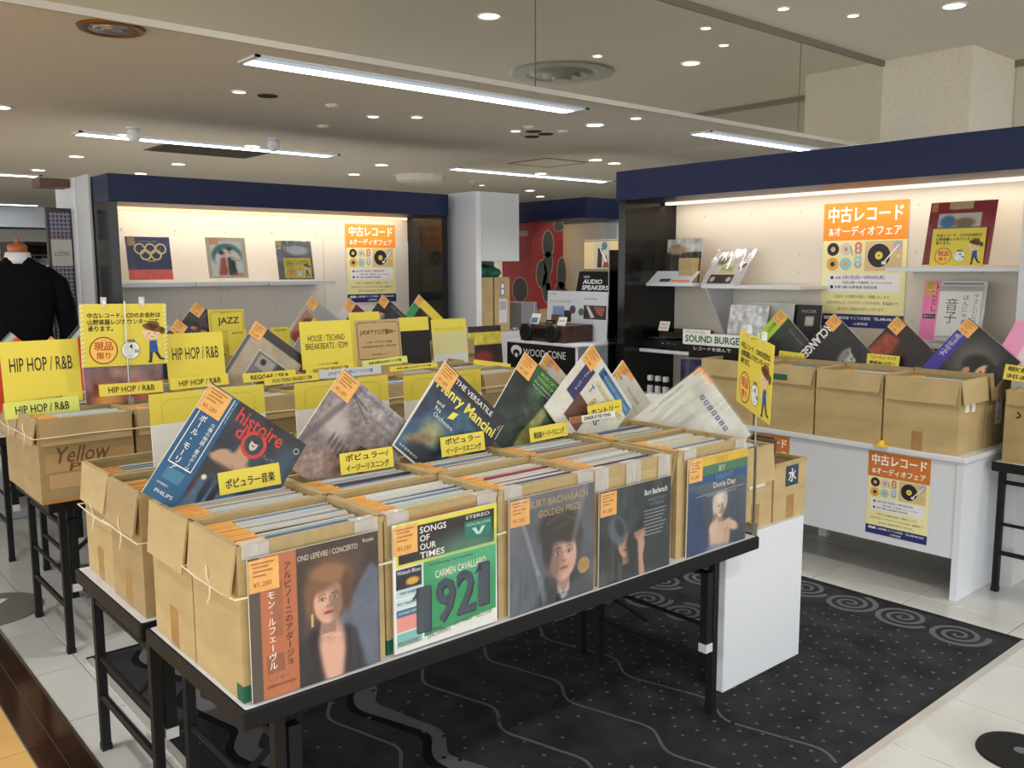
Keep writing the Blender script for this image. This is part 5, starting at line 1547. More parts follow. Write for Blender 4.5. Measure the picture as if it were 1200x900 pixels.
def A_paris(c, f):
    c.grad((38, 34, 34), (30, 28, 30)).noise(5, .2); c.ell(.55, .55, .35, .35, (110, 104, 100), .9, op=.8); c.ell(.60, .55, .22, .17, (26, 22, 22), .5, rot=.6); c.rect(.8, 0, 1, 1, (24, 22, 24), .7)
    c.ell(.72, .54, .09, .14, (226, 176, 140), .25, rot=-.3); c.ell(.52, .38, .05, .08, (200, 150, 118), .4); c.ell(.80, .64, .10, .09, (34, 24, 22), .4, rot=-.5); c.ell(.75, .56, .012, .02, (60, 40, 36), .5); c.ell(.69, .52, .012, .02, (60, 40, 36), .5)
    c.rect(0, 0, .20, 1, (62, 48, 150)); c.noise(20, .05)
    f.text('Paris memorie', .13, .34, w=.5, h=.07, c=(206, 200, 226), rot=R(90)); f.vtext('思い出のパリ', .06, .72, .07, (206, 200, 226), 2, .01)
def A_pink(c, f):
    c.grad((226, 196, 206), (236, 214, 222)).noise(5, .08); c.rect(0, 0, .26, 1, (232, 150, 190)); c.face(.62, .5, .2, (236, 196, 180), (70, 46, 40))
UD = 4.43
udiamond(A_lime, 915, 362, UD, 42, 'tilted dark record with a lime green strip, first on the white counter', seed=71)
udiamond(A_messenger, 978, 367, UD, 41, 'tilted black and white record with bold lettering and a half face, second on the counter', n=84, du=-.012, seed=72)
udiamond(A_redroom, 1052, 370, UD, 40, 'tilted dark red brown record, third on the counter', du=-.004, seed=73)
udiamond(A_paris, 1135, 372, UD, 38, 'tilted black record with a violet strip and reclining figure, last on the counter', du=-.016, n=84, seed=74)
udiamond(A_pink, 1208, 348, 4.44, 24, 'pink record leaning at the right edge of the photo', n=44, seed=75, sticker=False)
def utab(x0, y0, x1, y1, u, h, lines, label, bold=.02):
    a, b = on_u(x0, y0, u), on_u(x1, y1, u)
    w = a.y - b.y
    def d(f, w, h):
        k = len(lines)
        for i, s in enumerate(lines): f.text(s, w * .5, h * (1 - (i + .86) / (k + .1)), w=w * .8, h=h * .6 / max(k, 1.4), al='c', c=INK, bold=bold)
    return std_card('divider_tab', a, w, h, label, d, rz=R(-90), roll=-math.atan2(b.z - a.z, w), cat='divider')
utab(912, 420, 942, 424, 4.37, .045, ['ニューミュージック'], 'yellow tab before the lime stripped record')
utab(1015, 427, 1053, 431, 4.37, .058, ['ニューミュージック', '歌謡曲/さ行〜'], 'yellow tab before the dark red brown record', .03)
utab(1175, 444, 1212, 450, 4.37, .07, ['歌謡', '邦楽'], 'yellow tab before the pink record', .03)

# ---------------------------------------------------------------- things on the wall shelves
def A_red_lp(c, f):
    c.grad((140, 40, 56), (128, 30, 40)).noise(6, .08); c.rect(.15, .5, .8, .82, (190, 186, 176)); c.ell(.3, .68, .12, .1, (60, 110, 150), .4); c.ell(.55, .66, .16, .08, (130, 100, 90), .5); c.rect(.16, .52, .79, .6, (110, 110, 116)); c.rect(.3, .88, .65, 1, (170, 150, 110))
    f.text('スターライト', .35, .86, w=.3, h=.05, c=(226, 206, 150)); c.rect(0.02, .84, .12, 1, (176, 120, 60))
def ushelf(art, x, y, u, label, **kw):
    return record(art, on_u(x, y, u), rz=R(-90), label=label, **kw)
ushelf(A_red_lp, 1092, 238, 4.78, 'red record with a yellow notice, standing on the upper right shelf', tilt=R(-13), n=56, seed=81, sticker=False, bag=M_BAG, size=.33)
p = on_u(1091, 268, 4.70)
std_card('cashier_card', p + Vector((0, 0, -.19)), .265, .19, 'yellow cashier card with a boy leaning on the red record', lambda f, w, h: notice(f, w, h), rz=R(-90), tilt=R(-8))
def A_sign(c, f):
    c.rect(0, 0, 1, 1, (206, 206, 204)); c.rect(.04, .06, .97, .93, (170, 172, 174)); c.rect(.06, .08, .95, .82, (228, 228, 224)); c.rect(0, 0, .27, 1, (238, 120, 180)); c.rect(.3, .95, .95, .975, (50, 48, 48))
    f.vtext('やさしいにほんの', .86, .80, .085, INK, 2, -.005); f.vtext('はんにゃめ', .70, .78, .10, INK, 2, -.005); f.vtext('音子', .48, .72, .22, INK, 2, -.005); f.vtext('ひととし', .19, .95, .12, (110, 30, 70), 2, .02); f.rect(.03, .36, .24, .44, INK, 2); f.text('盤ライン', .05, .38, w=.17, h=.04, c=(230, 220, 226), l=3)
    f.text('SONG COLLECTION', .4, .87, w=.4, h=.03, c=(120, 110, 110))
ushelf(A_sign, 1085, 329, 4.80, 'pink and white record with brush writing, standing below the red record', tilt=R(-10), n=44, seed=82, st=(.02, .2), bag=M_BAG)
def A_bagged(c, f):
    c.rect(0, 0, 1, 1, (206, 206, 204)); c.rect(0, 0, 1, .72, (58, 52, 50)); c.noise(6, .3); c.ell(.3, .75, .3, .1, (190, 160, 130), .6); f.text('CLASSIC', .1, .82, w=.3, h=.07, c=(70, 70, 72))
ushelf(A_bagged, 783, 281, 4.80, 'record in a shiny clear bag on the left shelf of the right booth', tilt=R(-6), n=36, seed=83, sticker=False, size=.29, bag=M_BAG2)
def A_car(c, f):
    c.grad((206, 204, 206), (196, 190, 198)).noise(5, .08); c.rect(.25, .32, .72, .62, (222, 218, 170)); c.rect(.14, .06, .76, .30, (40, 36, 36)); c.ell(.24, .18, .06, .07, (206, 196, 180), .3); c.ell(.66, .18, .06, .07, (206, 196, 180), .3); c.ell(.28, .72, .12, .14, (70, 84, 62), .5); c.ell(.86, .55, .1, .05, (40, 40, 42), .4, rot=.7)
    f.rect(.3, .36, .68, .58, (196, 196, 160), 1); f.text('DRIVE', .36, .42, w=.26, h=.09, c=(120, 110, 90))
ushelf(A_car, 842, 294, 4.88, 'record with a car radio picture in a clear bag on the second shelf', tilt=R(-40), n=40, seed=84, sticker=False, size=.29, bag=M_BAG2)
br = empty('folded_brochure', (4.66, 4.05, 1.403), (0, 0, R(-90)), 'white folded brochure in clear wrap on the left shelf of the right booth', 'brochure')
b = MB(); b.add([(0, 0, 0), (.42, 0, 0), (.42, .10, .075), (.02, .10, .075), (0, .003, 0), (.42, .003, 0), (.42, .103, .073), (.02, .103, .073)], [(0, 1, 2, 3), (4, 7, 6, 5), (0, 4, 5, 1), (1, 5, 6, 2), (2, 6, 7, 3), (3, 7, 4, 0)], mat('pale_blue_paper', (214, 220, 228), .3, coat=.6)); b.build('paper_sheet', br)
b = MB(); b.add([(.15, .006, .0075), (.24, .006, .0075), (.24, .03, .0255), (.15, .03, .0255)], [(0, 1, 2, 3)], flat((40, 50, 90))); b.add([(.25, .006, .0075), (.40, .006, .0075), (.40, .022, .0195), (.25, .022, .0195)], [(0, 1, 2, 3)], flat((226, 130, 90))); b.build('printed_block', br)
tag(MB().bbox(0, .12, 0, .1, 0, .16, M_CARD).build('small_box', loc=(4.72, 3.78, 1.403), rot=(0, 0, R(-90))), 'small tan box behind the brochure on the left shelf', 'box')
tt = empty('turntable', (4.60, 4.06, .963), (0, 0, R(-90)), 'black turntable with a raised dark lid on the low left shelf', 'turntable')
MB().bbox(0, .44, 0, .32, .012, .065, mat('satin_black', (20, 20, 21), .25), .004).build('plinth', tt)
MB().lathe([(.0, 0), (.14, 0), (.145, .004), (.14, .012), (0, .012)], M_CHROME, 28, (.18, .16, .066)).build('platter', tt)
MB().tube([(.38, .25, .085), (.37, .12, .09), (.30, .08, .084)], .004, M_CHROME, 6).build('tonearm', tt)
MB().box(.005, .435, .01, .31, .082, .12, plastic('smoked_lid', .12, .05, 0.0, 5, (90, 90, 94))).build('dust_lid', tt)
for x in (.03, .41):
    for y in (.03, .29): MB().lathe([(.018, 0), (.02, .012), (0, .012)], M_BLACK, 12, (x, y, 0)).build('foot', tt)
for k in range(3): MB().lathe([(.008, 0), (.008, .006), (0, .006)], M_CHROME, 10, (.26 + k * .05, -.001, .04)).build('knob', tt)
def pr(f, w, h): f.text('SALE', w * .5, h * .55, w=w * .7, h=h * .25, al='c', c=(206, 60, 60)); f.text('¥29,800', w * .5, h * .2, w=w * .8, h=h * .2, al='c', c=(206, 60, 60))
std_card('price_card', Vector((4.62, 3.86, 1.087)), .085, .065, 'small white price card with red print on the turntable', pr, m=M_PAPER, rz=R(-90), tilt=R(-20))
# lower part of the right booth
def A_foil(c, f): c.grad((196, 204, 210), (226, 230, 232)).noise(10, .4)
ushelf(A_foil, 857, 357, 4.62, 'crinkled silver wrapped record above the far end of the counter', tilt=R(-12), n=30, seed=85, sticker=False, bag=M_BAG2, size=.27)
def A_grey(c, f): c.grad((170, 172, 170), (186, 186, 182)).noise(5, .1); f.rect(.1, .9, .5, .93, (60, 60, 60), 1)
ushelf(A_grey, 878, 354, 4.7, 'grey record behind the crinkled silver one', n=24, seed=86, sticker=False, tilt=R(-8), bag=M_BAG)
def A_nightlp(c, f): c.grad((26, 24, 24), (30, 28, 28)).noise(6, .2); c.rect(.68, .62, .86, .78, (200, 190, 180)); f.text('NOIR', .6, .85, w=.3, h=.06, c=(160, 160, 160))
ushelf(A_nightlp, 908, 356, 4.72, 'black record leaning behind the lime stripped one', n=30, seed=87, sticker=False, tilt=R(-8))
sb = empty('sound_sign', (4.28, 3.10, 1.0), (0, 0, R(-90)), 'white SOUND BURGER sign board above a black panel on the counter', 'sign')
sb.location = on_u(799, 440, 4.24); sb.location.z = .995
MB().bbox(0, .50, 0, .004, .055, .125, M_PAPER, .002).bbox(0, .2, 0, .0038, .12, .145, M_PAPER, .002).build('sign_board', sb)
f = Flat(0, 0, 1, -.0006); f.text('SOUND BURGER', .02, .07, w=.42, h=.042, c=(24, 104, 84), bold=.03); f.text('サウンドバーガー', .02, .12, w=.15, h=.017, c=(60, 110, 96), bold=.01); f.text('オーディオ', .36, .059, w=.09, h=.012, c=(60, 110, 96)); f.build('lettering', sb)
MB().bbox(.04, .55, .006, .010, -.02, .058, M_BLACK, .002).build('black_panel', sb)
f = Flat(0, 0, 1, .0054); f.text('レコードを挟んで', .08, .024, w=.26, h=.022, c=(226, 226, 226), bold=.01); f.build('panel_lettering', sb)
sp_ = empty('poster_roll', (4.16, 3.32, .66), (0, 0, R(-90)), 'dark curved display panel with a blue picture beside the far carton', 'display')
vs = []; fs = []
for k in range(9):
    t = k / 8; a = t * 1.5
    vs += [(.02 + .16 * math.sin(a), .10 - .16 * math.cos(a) + .06, 0), (.02 + .16 * math.sin(a), .10 - .16 * math.cos(a) + .06, .31)]
for k in range(8): fs.append((2 * k, 2 * k + 2, 2 * k + 3, 2 * k + 1))
vs2 = [(x * 1.0, y + .004, z) for x, y, z in vs]; n0 = len(vs)
b = MB(); b.add(vs, fs, mat('dark_blue_print', (34, 34, 66), .3, var=.5, scale=20)); b.add(vs2, [tuple(reversed(q)) for q in fs], M_BLACK); b.build('curved_panel', sp_)
for k in range(3):
    a = on_u(758 + k * 9, 447, 4.52)
    r = empty('power_adapter', (4.52, a.y, .66), (0, 0, R(-90)), 'white plug adapter on the counter end, ' + ('left', 'middle', 'right')[k] + ' of three', 'adapter', None)
    MB().bbox(0, .032, 0, .03, 0, .07, M_WHITE, .004).build('body', r); MB().bbox(.003, .029, .004, .026, .07, .10, M_BLACK, .002).build('socket', r); MB().bbox(.0, .034, 0, .03, .10, .135, M_WHITE, .004).build('cap', r)
ctt = empty('cutter', (4.30, 3.46, .663), (0, 0, R(-60)), 'yellow and black cutter knife at the far end of the counter', 'cutter')
MB().bbox(0, .14, 0, .022, .04, .055, mat('yellow_plastic', (232, 196, 60), .4), .004).build('handle', ctt); MB().bbox(.02, .10, -.002, .024, .038, .05, M_BLACK, .003).build('grip', ctt); MB().box(.0, .13, .0, .02, 0, .038, mat('navy_case', (30, 36, 70), .4)).build('case', ctt)
tag(MB().bbox(0, .16, 0, .11, 0, .05, M_PAPER, .002).build('paper_stack', loc=(4.25, 3.66, .661), rot=(0, 0, R(-70))), 'white stack of paper slips at the far end of the counter', 'paper')

# left booth shelf records
def vshelf(art, x, y, v, label, **kw): return record(art, on_v(x, y, v), label=label, **kw)
def A_rings(c, f):
    c.rect(0, 0, 1, 1, (26, 36, 92)); c.rect(0, 0, 1, .24, (244, 92, 74)); c.noise(6, .08); c.rect(.05, .78, .22, .98, (196, 150, 110))
    G = (250, 232, 150)
    for (x, z) in ((.30, .72), (.54, .72), (.78, .72), (.42, .58), (.66, .58)): f.ring(x, z, .095, .13, G, 2, 28)
    f.rect(.46, .42, .62, .45, (220, 190, 150), 2); f.text('MUSIC OF THE GAMES', .3, .87, w=.4, h=.04, c=(190, 190, 200))
vshelf(A_rings, 146, 277, 6.72, 'navy and red record with five gold rings on the left booth shelf', tilt=R(-10), n=36, seed=91, sticker=False, bag=M_BAG)
def A_dance(c, f):
    c.rect(0, 0, 1, 1, (206, 192, 160)); c.rect(.1, .06, .88, .9, (220, 224, 220)); c.ell(.5, .55, .38, .3, (40, 110, 110), .2); c.ell(.52, .44, .34, .28, (222, 226, 222), .2); c.poly([(.25, .08), (.5, .08), (.46, .5), (.34, .52)], (178, 84, 66), 1, 2); c.poly([(.5, .08), (.72, .08), (.68, .52), (.52, .5)], (26, 26, 30), 1, 2)
    c.ell(.42, .6, .06, .08, (226, 178, 150), .3); c.ell(.57, .66, .06, .08, (220, 170, 140), .3); c.ell(.57, .72, .07, .04, (30, 24, 24), .3); c.ell(.36, .63, .07, .06, (40, 34, 40), .4); c.line((.62, .48), (.82, .42), .03, (226, 178, 150)); c.rect(.62, .06, .88, .14, (190, 90, 90), .6); c.rect(.1, .82, .32, .98, (216, 160, 96))
vshelf(A_dance, 240, 278, 6.72, 'cream record with a dancing couple on the left booth shelf', tilt=R(-10), n=48, seed=92, sticker=False, bag=M_BAG)
def A_steel(c, f): c.grad((90, 94, 98), (130, 134, 138)).noise(6, .3); c.ell(.6, .75, .3, .12, (206, 210, 214), .6); c.rect(0, .86, .16, 1, (206, 196, 120))
vshelf(A_steel, 322, 282, 6.72, 'grey bagged record with a yellow notice on the left booth shelf', tilt=R(-10), n=32, seed=93, sticker=False, bag=M_BAG2)
p = on_v(332, 301, 6.69)
std_card('cashier_card', (p.x, 6.665, p.z - .17), .24, .165, 'yellow cashier card leaning on the grey record of the left booth', lambda f, w, h: notice(f, w, h), tilt=R(-10))

# ---------------------------------------------------------------- audio corner between the booths
wc = empty('speaker_stand', (4.10, 4.80, 0), (0, 0, R(-90)), 'black fronted WOOD CONE display stand with white top', 'display stand')
MB().box(0, .67, 0, .012, 0, .985, M_BLACK).build('front_board', wc)
MB().bbox(-.005, .675, 0, .40, .985, 1.0, M_WHITE, .002).build('top_board', wc)
for (x, y) in ((.645, .02), (.645, .375), (.005, .375)):
    MB().box(x, x + .022, y, y + .022, 0, .985, M_WHITE).build('leg', wc)
MB().box(.02, .66, .02, .39, .80, .815, M_WHITE).build('shelf_board', wc)
f = Flat(0, 0, 1, -.0006)
W = (228, 230, 230)
f.disc(.10, .93, .058, W, 1, 28, .038); f.disc(.10, .912, .036, (18, 18, 19), 2, 24, .026); f.disc(.10, .898, .017, W, 3, 18, .015)
f.text('WOOD CONE', .175, .90, w=.42, h=.05, c=W, bold=-.002); f.build('lettering', wc)
au = empty('wood_radio', (4.155, 4.72, 1.0), (0, 0, R(-90)), 'dark wooden speaker box with two round grilles on the WOOD CONE stand', 'speaker')
M_WAL = mat('dark_walnut', (58, 36, 28), .4, var=.25, scale=4, stretch=(1, 6, 6))
MB().bbox(0, .44, 0, .28, .0, .115, M_WAL, .004).build('cabinet', au)
for x in (.075, .335):
    g_ = MB(); g_.lathe([(.064, 0), (.062, .02), (.05, .026), (0, .02)], M_BLACK, 24); 
    g_.build('grille', au, (x, 0, .058), (R(90), 0, 0))
MB().box(.15, .26, -.004, 0, .025, .09, mat('dark_display', (12, 12, 14), .1)).build('display', au)
def mini(p, w, h, label, base, extra, rz=R(-90)):
    return std_card('info_card', p, w, h, label, extra, m=base, rz=rz, tilt=R(-22))
mini(Vector((4.19, 4.66, 1.117)), .09, .075, 'small tilted photo card on the wooden speaker, left', M_PAPER, lambda f, w, h: f.rect(w * .1, h * .1, w * .8, h * .6, (90, 120, 160), 1))
mini(Vector((4.19, 4.50, 1.117)), .085, .035, 'black name plate on the wooden speaker', M_BLACK, lambda f, w, h: f.text('SPEAKER', w * .2, h * .3, w=w * .6, h=h * .35, c=(190, 170, 110)))
mini(Vector((4.19, 4.385, 1.117)), .08, .06, 'small white price card on the wooden speaker, right', M_PAPER, lambda f, w, h: f.text('¥49,800', w * .15, h * .4, w=w * .7, h=h * .25, c=INK))
p = on_u(641, 341, 4.46)
def panel(f, w, h):
    f.text('audio', w * .04, h * .92, w=w * .12, h=h * .04, c=(90, 96, 110)); f.text('良い音、WOOD CONE', w * .06, h * .76, w=w * .34, h=h * .05, c=(100, 104, 116))
    f.text('WOOD CONE', w * .62, h * .83, w=w * .2, h=h * .04, c=(80, 80, 86))
    f.rect(w * .1, h * .3, w * .3, h * .68, (120, 150, 186), 1); f.rect(w * .08, h * .3, w * .27, h * .5, (110, 74, 62), 2); f.rect(w * .30, h * .36, w * .42, h * .6, (46, 44, 48), 2); f.disc(w * .44, h * .62, w * .05, (70, 66, 78), 3)
    f.disc(w * .58, h * .58, w * .045, (60, 110, 90), 2); f.rect(w * .62, h * .44, w * .98, h * .72, (54, 44, 44), 1); f.poly([(w * .66, h * .70), (w * .70, h * .70), (w * .80, h * .48), (w * .74, h * .46)], (206, 200, 196), 2); f.poly([(w * .78, h * .7), (w * .96, h * .68), (w * .92, h * .5), (w * .84, h * .55)], (150, 90, 66), 2)
std_card('photo_board', Vector((4.44, 4.76, 1.0)), .60, .34, 'white photo panel standing behind the wooden speaker', panel, m=mat('pale_grey_board', (206, 208, 214), .4), rz=R(-90), tilt=R(-3), thick=.006)
tag(MB().bbox(4.56, 5.0, 4.33, 4.84, 0, .999, M_WHITE, .004).build('white_plinth'), 'plain white plinth behind the WOOD CONE stand', 'plinth')
af = empty('black_easel_sign', (4.70, 4.80, 1.0), (0, 0, R(-90)), 'black tent sign with white lettering behind the photo panel', 'sign')
o = MB().bbox(0, .42, 0, .006, 0, .49, M_BLACK, .002).build('sign_board', af, (0, 0, 0), (R(-14), 0, 0))
MB().bbox(0, .42, 0, .006, 0, .49, M_BLACK, .002).build('rear_board', af, (0, .239, 0), (R(14), 0, 0))
f = Flat(0, 0, 1, -.0006); f.text('MADE IN', .06, .44, w=.06, h=.018, c=W); f.text('AUDIO', .06, .395, w=.2, h=.035, c=W, bold=.03); f.text('SPEAKERS', .06, .35, w=.27, h=.035, c=W, bold=.03); f.build('lettering', o)
# tall black rack with slots behind
rk = empty('black_rack', (5.02, 5.02, 0), (0, 0, R(-90)), 'tall black open rack with pale records between the audio corner and the right booth', 'rack')
for x in (0, .36):
    MB().box(x, x + .035, 0, .4, 0, 1.22, M_BLACK).build('upright', rk)
for z in (.25, .55, .80, 1.0, 1.2):
    MB().box(.035, .36, .02, .38, z, z + .02, M_BLACK).build('shelf_board', rk)
for k, (x, c, z) in enumerate(((.13, (176, 206, 204), .82), (.21, (214, 206, 176), .82), (.29, (150, 186, 196), .82), (.11, (206, 196, 180), .57), (.25, (120, 116, 120), .57))):
    tag(MB().bbox(0, .07, 0, .28, 0, .175, flat(c)).build('boxed_record_set', loc=(5.05, 5.02 - x, z + .001), rot=(0, 0, R(-90))), ('pale teal', 'cream', 'blue green', 'beige', 'grey')[k] + ' boxed set in the black rack', 'boxed set')
sh = empty('picture_frame', (4.88, 4.62, 1.30), (0, 0, R(-90)), 'lit framed picture of a figure standing on the black rack', 'picture')
sh.location = on_u(683, 321, 5.2); 
MB().bbox(0, .40, 0, .03, 0, .27, mat('grey_frame', (150, 140, 120), .4), .004).build('frame', sh)
f = Flat(0, 0, 1, -.0015); f.rect(.015, .04, .385, .255, (246, 214, 160), 1); f.rect(.13, .045, .30, .255, (214, 206, 190), 2); f.poly([(.16, .05), (.21, .05), (.22, .2), (.17, .2)], (60, 50, 50), 3); f.poly([(.22, .05), (.29, .05), (.26, .16)], (150, 70, 70), 3); f.disc(.24, .22, .03, (90, 130, 140), 4); f.disc(.18, .19, .014, (40, 36, 40), 4); f.poly([(.185, .2), (.2, .2), (.27, .10), (.25, .09)], (236, 236, 232), 4); f.build('picture_print', sh)
tag(MB().bbox(0, .44, 0, .34, 0, .24, M_BLACK, .004).build('black_case', loc=(5.23, 5.02, sh.location.z - .245), rot=(0, 0, R(-90))), 'black case below the lit framed picture', 'case')
gl = MB(); gl.box(4.42, 4.62, 4.12, 4.128, .3, 1.62, plastic('smoked_glass', .14, .04, 0.0, 5, (120, 118, 116))); tag(gl.build('glass_screen'), 'smoked glass screen left of the right booth', 'glass screen')

# grey cabinet, cartons and big red carton beyond the partition
cb = empty('grey_cabinet', (5.02, 6.2, 0), label='low grey cabinet in the opening right of the partition', cat='cabinet')
MB().bbox(0, .98, 0, .6, 0, .92, M_GREYW, .003).build('carcass', cb)
for k in range(2): MB().bbox(.01 + k * .485, .485 + k * .485, -.016, 0, .06, .9, M_GREYW, .003).build('door', cb)
for k in range(2):
    c_ = empty('tall_carton', (5.05 + .20 * k, 6.32, .921), label=('left', 'right')[k] + ' one of two narrow kraft cartons on the grey cabinet', cat='carton')
    MB().bbox(0, .185, 0, .3, 0, .50, M_CARD, .004).build('carton', c_)
    if k:
        f = Flat(0, 0, 1, -.0006); f.rect(.07, .33, .12, .45, (90, 92, 150), 1); f.rect(.078, .34, .112, .39, (232, 232, 236), 2); f.rect(.078, .40, .112, .44, (232, 232, 236), 2); f.rect(.05, .08, .15, .30, (214, 212, 216), 1); f.rect(.06, .2, .14, .28, (176, 168, 190), 2); f.build('paper_label', c_)
random.seed(3)
bm = MB(); bm.lathe([(0.12, 0), (.15, .03), (.14, .07), (.09, .10), (.03, .11), (0, .10)], mat('green_cloth', (30, 112, 82), .6, var=.3, scale=14), 18, sx=1.25)
bm.v = [(x * random.uniform(.88, 1.12), y * random.uniform(.88, 1.12), z * random.uniform(.85, 1.15)) for x, y, z in bm.v]
gb = bm.build('green_bag', loc=(5.22, 6.46, 1.421), smooth=True); tag(gb, 'crumpled green cloth bag on top of the two narrow cartons', 'bag')
tag(MB().lathe([(.03, 0), (.035, .012), (.032, .03), (0, .03)], M_CHROME, 14).build('tape_roll', loc=(5.48, 6.3, .921)), 'small metal roll on the grey cabinet', 'roll')
sp = empty('grey_binder_box', (5.56, 6.3, .921), label='grey file box on the right of the grey cabinet', cat='box')
MB().bbox(0, .2, 0, .3, 0, .26, mat('mid_grey', (128, 130, 134), .5)).build('box_body', sp); MB().box(.16, .165, -.003, 0, 0, .26, M_GREYW).build('spine', sp)
rc = empty('red_carton', (5.97, 6.60, .62), label='tall carton printed red above with grey microphone shapes', cat='carton')
RED = (150, 34, 34)
MB().bbox(0, .42, 0, .46, 0, 1.33, M_CARD, .004).build('carton', rc)
def redside(f, w, h, right):
    f.rect(0, h * .36, w, h, RED, 1)
    GR = (70, 68, 62); LT = (150, 140, 112)
    if right:
        for (x, z, a, b) in ((.5, .84, .17, .10), (.5, .70, .14, .09), (.30, .62, .17, .10), (.45, .52, .13, .11), (.95, .62, .14, .12), (.92, .46, .2, .10), (.85, .98, .16, .04)):
            f.disc(w * x, h * z, w * a * 1.18, LT, 2, 18, h * b * 1.1); f.disc(w * x, h * z, w * a, GR, 3, 18, h * b)
        f.poly([(w * .42, h * .55), (w * .58, h * .55), (w * .68, h * .36), (w * .54, h * .34)], GR, 3)
    else:
        f.disc(w * .6, h * .50, w * .26, LT, 2, 20, h * .10); f.disc(w * .6, h * .50, w * .24, (44, 36, 34), 3, 20, h * .092); f.rect(w * .55, h * .90, w * .85, h * .94, LT, 2)
        f.line([(w * .75, h * .42), (w * .6, h * .3), (w * .55, h * .1)], .02, (34, 30, 28), 3)
        for k in range(4): f.rect(w * (.2 + .18 * k), h * .16, w * (.33 + .18 * k), h * .22, (50, 42, 34), 2)
f = Flat(0, 0, 1, -.0008); redside(f, .42, 1.33, True); f.text('YAMAHA', .10, .18, w=.36, h=.05, c=(60, 46, 34), rot=R(90), l=2); f.build('front_print', rc)
f = Flat(0, 0, 1, 0); redside(f, .46, 1.33, False); f.build('side_print', rc, (-.0008, .46, 0), (0, 0, R(-90)))
struct(MB().box(5.9, 7.0, 6.5, 7.2, 0, .62, M_GREYW), 'trim_7')

# ---------------------------------------------------------------- far left: menswear shop
pf = tag(MB().bbox(.85, 1.70, 5.95, 7.2, 0, .07, mat('grey_platform', (150, 152, 156), .4), .01).build('platform'), 'low grey display platform under the dark suit mannequin', 'platform')
def lofted(rings, m, n=20, mb=None):
    mb = mb or MB()
    vs = []; fs = []
    for (cx, cy, cz, rx, ry) in rings:
        for j in range(n):
            t = 2 * math.pi * j / n
            c, s = math.cos(t), math.sin(t)
            e = .75
            vs.append((cx + rx * math.copysign(abs(c) ** e, c), cy + ry * math.copysign(abs(s) ** e, s), cz))
    for i in range(len(rings) - 1):
        for j in range(n):
            fs.append((i * n + j, i * n + (j + 1) % n, (i + 1) * n + (j + 1) % n, (i + 1) * n + j))
    fs.append(tuple(range(n - 1, -1, -1))); fs.append(tuple(range((len(rings) - 1) * n, len(rings) * n)))
    return mb.add(vs, fs, m)
def mannequin(loc, rz, suit, collar, cap, label, arms=True):
    r = empty('mannequin', loc, (0, 0, rz), label, 'mannequin')
    b = lofted([(0, 0, .72, .20, .14), (0, 0, .80, .215, .15), (0, 0, .92, .20, .14), (0, 0, 1.05, .185, .125), (0, 0, 1.2, .215, .14), (0, .0, 1.33, .235, .135), (0, .01, 1.41, .225, .115), (0, .02, 1.455, .17, .09), (0, .03, 1.49, .10, .075), (0, .03, 1.515, .075, .07)], suit, 24)
    if arms:
        for s in (-1, 1):
            b.tube([(s * .08, .015, 1.43), (s * .17, .012, 1.402), (s * .235, .01, 1.34), (s * .272, .0, 1.2), (s * .285, -.01, 1.05), (s * .275, -.05, .9), (s * .262, -.08, .78)], [.03, .055, .07, .07, .062, .056, .05], suit, 14)
    b.build('jacket', r, smooth=True)
    MB().lathe([(.082, 1.47), (.086, 1.50), (.076, 1.54), (.070, 1.54), (.07, 1.5)], collar, 20, (0, .03, 0)).build('collar', r, smooth=True)
    MB().lathe([(.062, 1.48), (.06, 1.56), (.064, 1.575), (.05, 1.59), (.015, 1.595), (.012, 1.61), (.02, 1.625), (0, 1.635)], cap, 18, (0, .03, 0)).build('neck_cap', r, smooth=True)
    b = lofted([(-.09, 0, .08, .07, .08), (-.095, 0, .4, .085, .09), (-.1, 0, .73, .105, .125)], suit, 14); lofted([(.09, 0, .08, .07, .08), (.095, 0, .4, .085, .09), (.1, 0, .73, .105, .125)], suit, 14, b); b.build('trousers', r, smooth=True)
    r.scale = (.9, 1, 1)
    for s in (-1, 1): MB().bbox(s * .09 - .045, s * .09 + .045, -.18, .1, 0, .08, M_BLACK, .02).build('shoe', r)
    return r
M_SUIT = mat('black_navy_suit', (10, 11, 15), .9, var=.2, scale=6, spec=.15)
M_SHIRT = mat('white_shirt', (226, 226, 232), .6)
M_TERRA = mat('orange_wood_cap', (176, 92, 48), .4)
mannequin((1.35, 6.3, .071), R(165), M_SUIT, M_SHIRT, M_TERRA, 'headless mannequin in a black suit and white collar, seen from behind at the left edge')
tag(MB().bbox(1.95, 2.95, 8.8, 9.6, 0, .15, M_GREYW, .01).build('platform'), 'white platform under the far cream mannequin', 'platform')
mannequin((2.45, 9.2, .151), R(150), mat('cream_knit', (196, 190, 172), .8), M_SHIRT, M_TERRA, 'far mannequin in a cream top beside the tartan column')
b = MB(); b.bbox(1.09, 1.35, 4.27, 4.74, 0, .02, mat('dark_grey_plate', (96, 98, 102), .4), .008)
tag(b.build('base_plate'), 'grey rectangular stand base on the floor under the left row', 'stand base')
ds = empty('floor_disc', (.715, 4.40, 0), label='flat grey disc with a white mark on the floor at the left edge', cat='floor sign')
MB().lathe([(0, .006), (.215, .006), (.225, .003), (.225, 0)], mat('grey_disc', (112, 110, 106), .4), 40).build('disc', ds)
b = MB(); ribbon(b, [(-.06, -.02), (.02, .02), (.09, .10)], .03, M_PAPER, .0066); b.build('white_mark', ds)
bs = empty('stand_base', (2.90, .985, 0), label='black round stand base at the lower right corner', cat='stand base')
bs.location = on_z(1196, 884, 0)
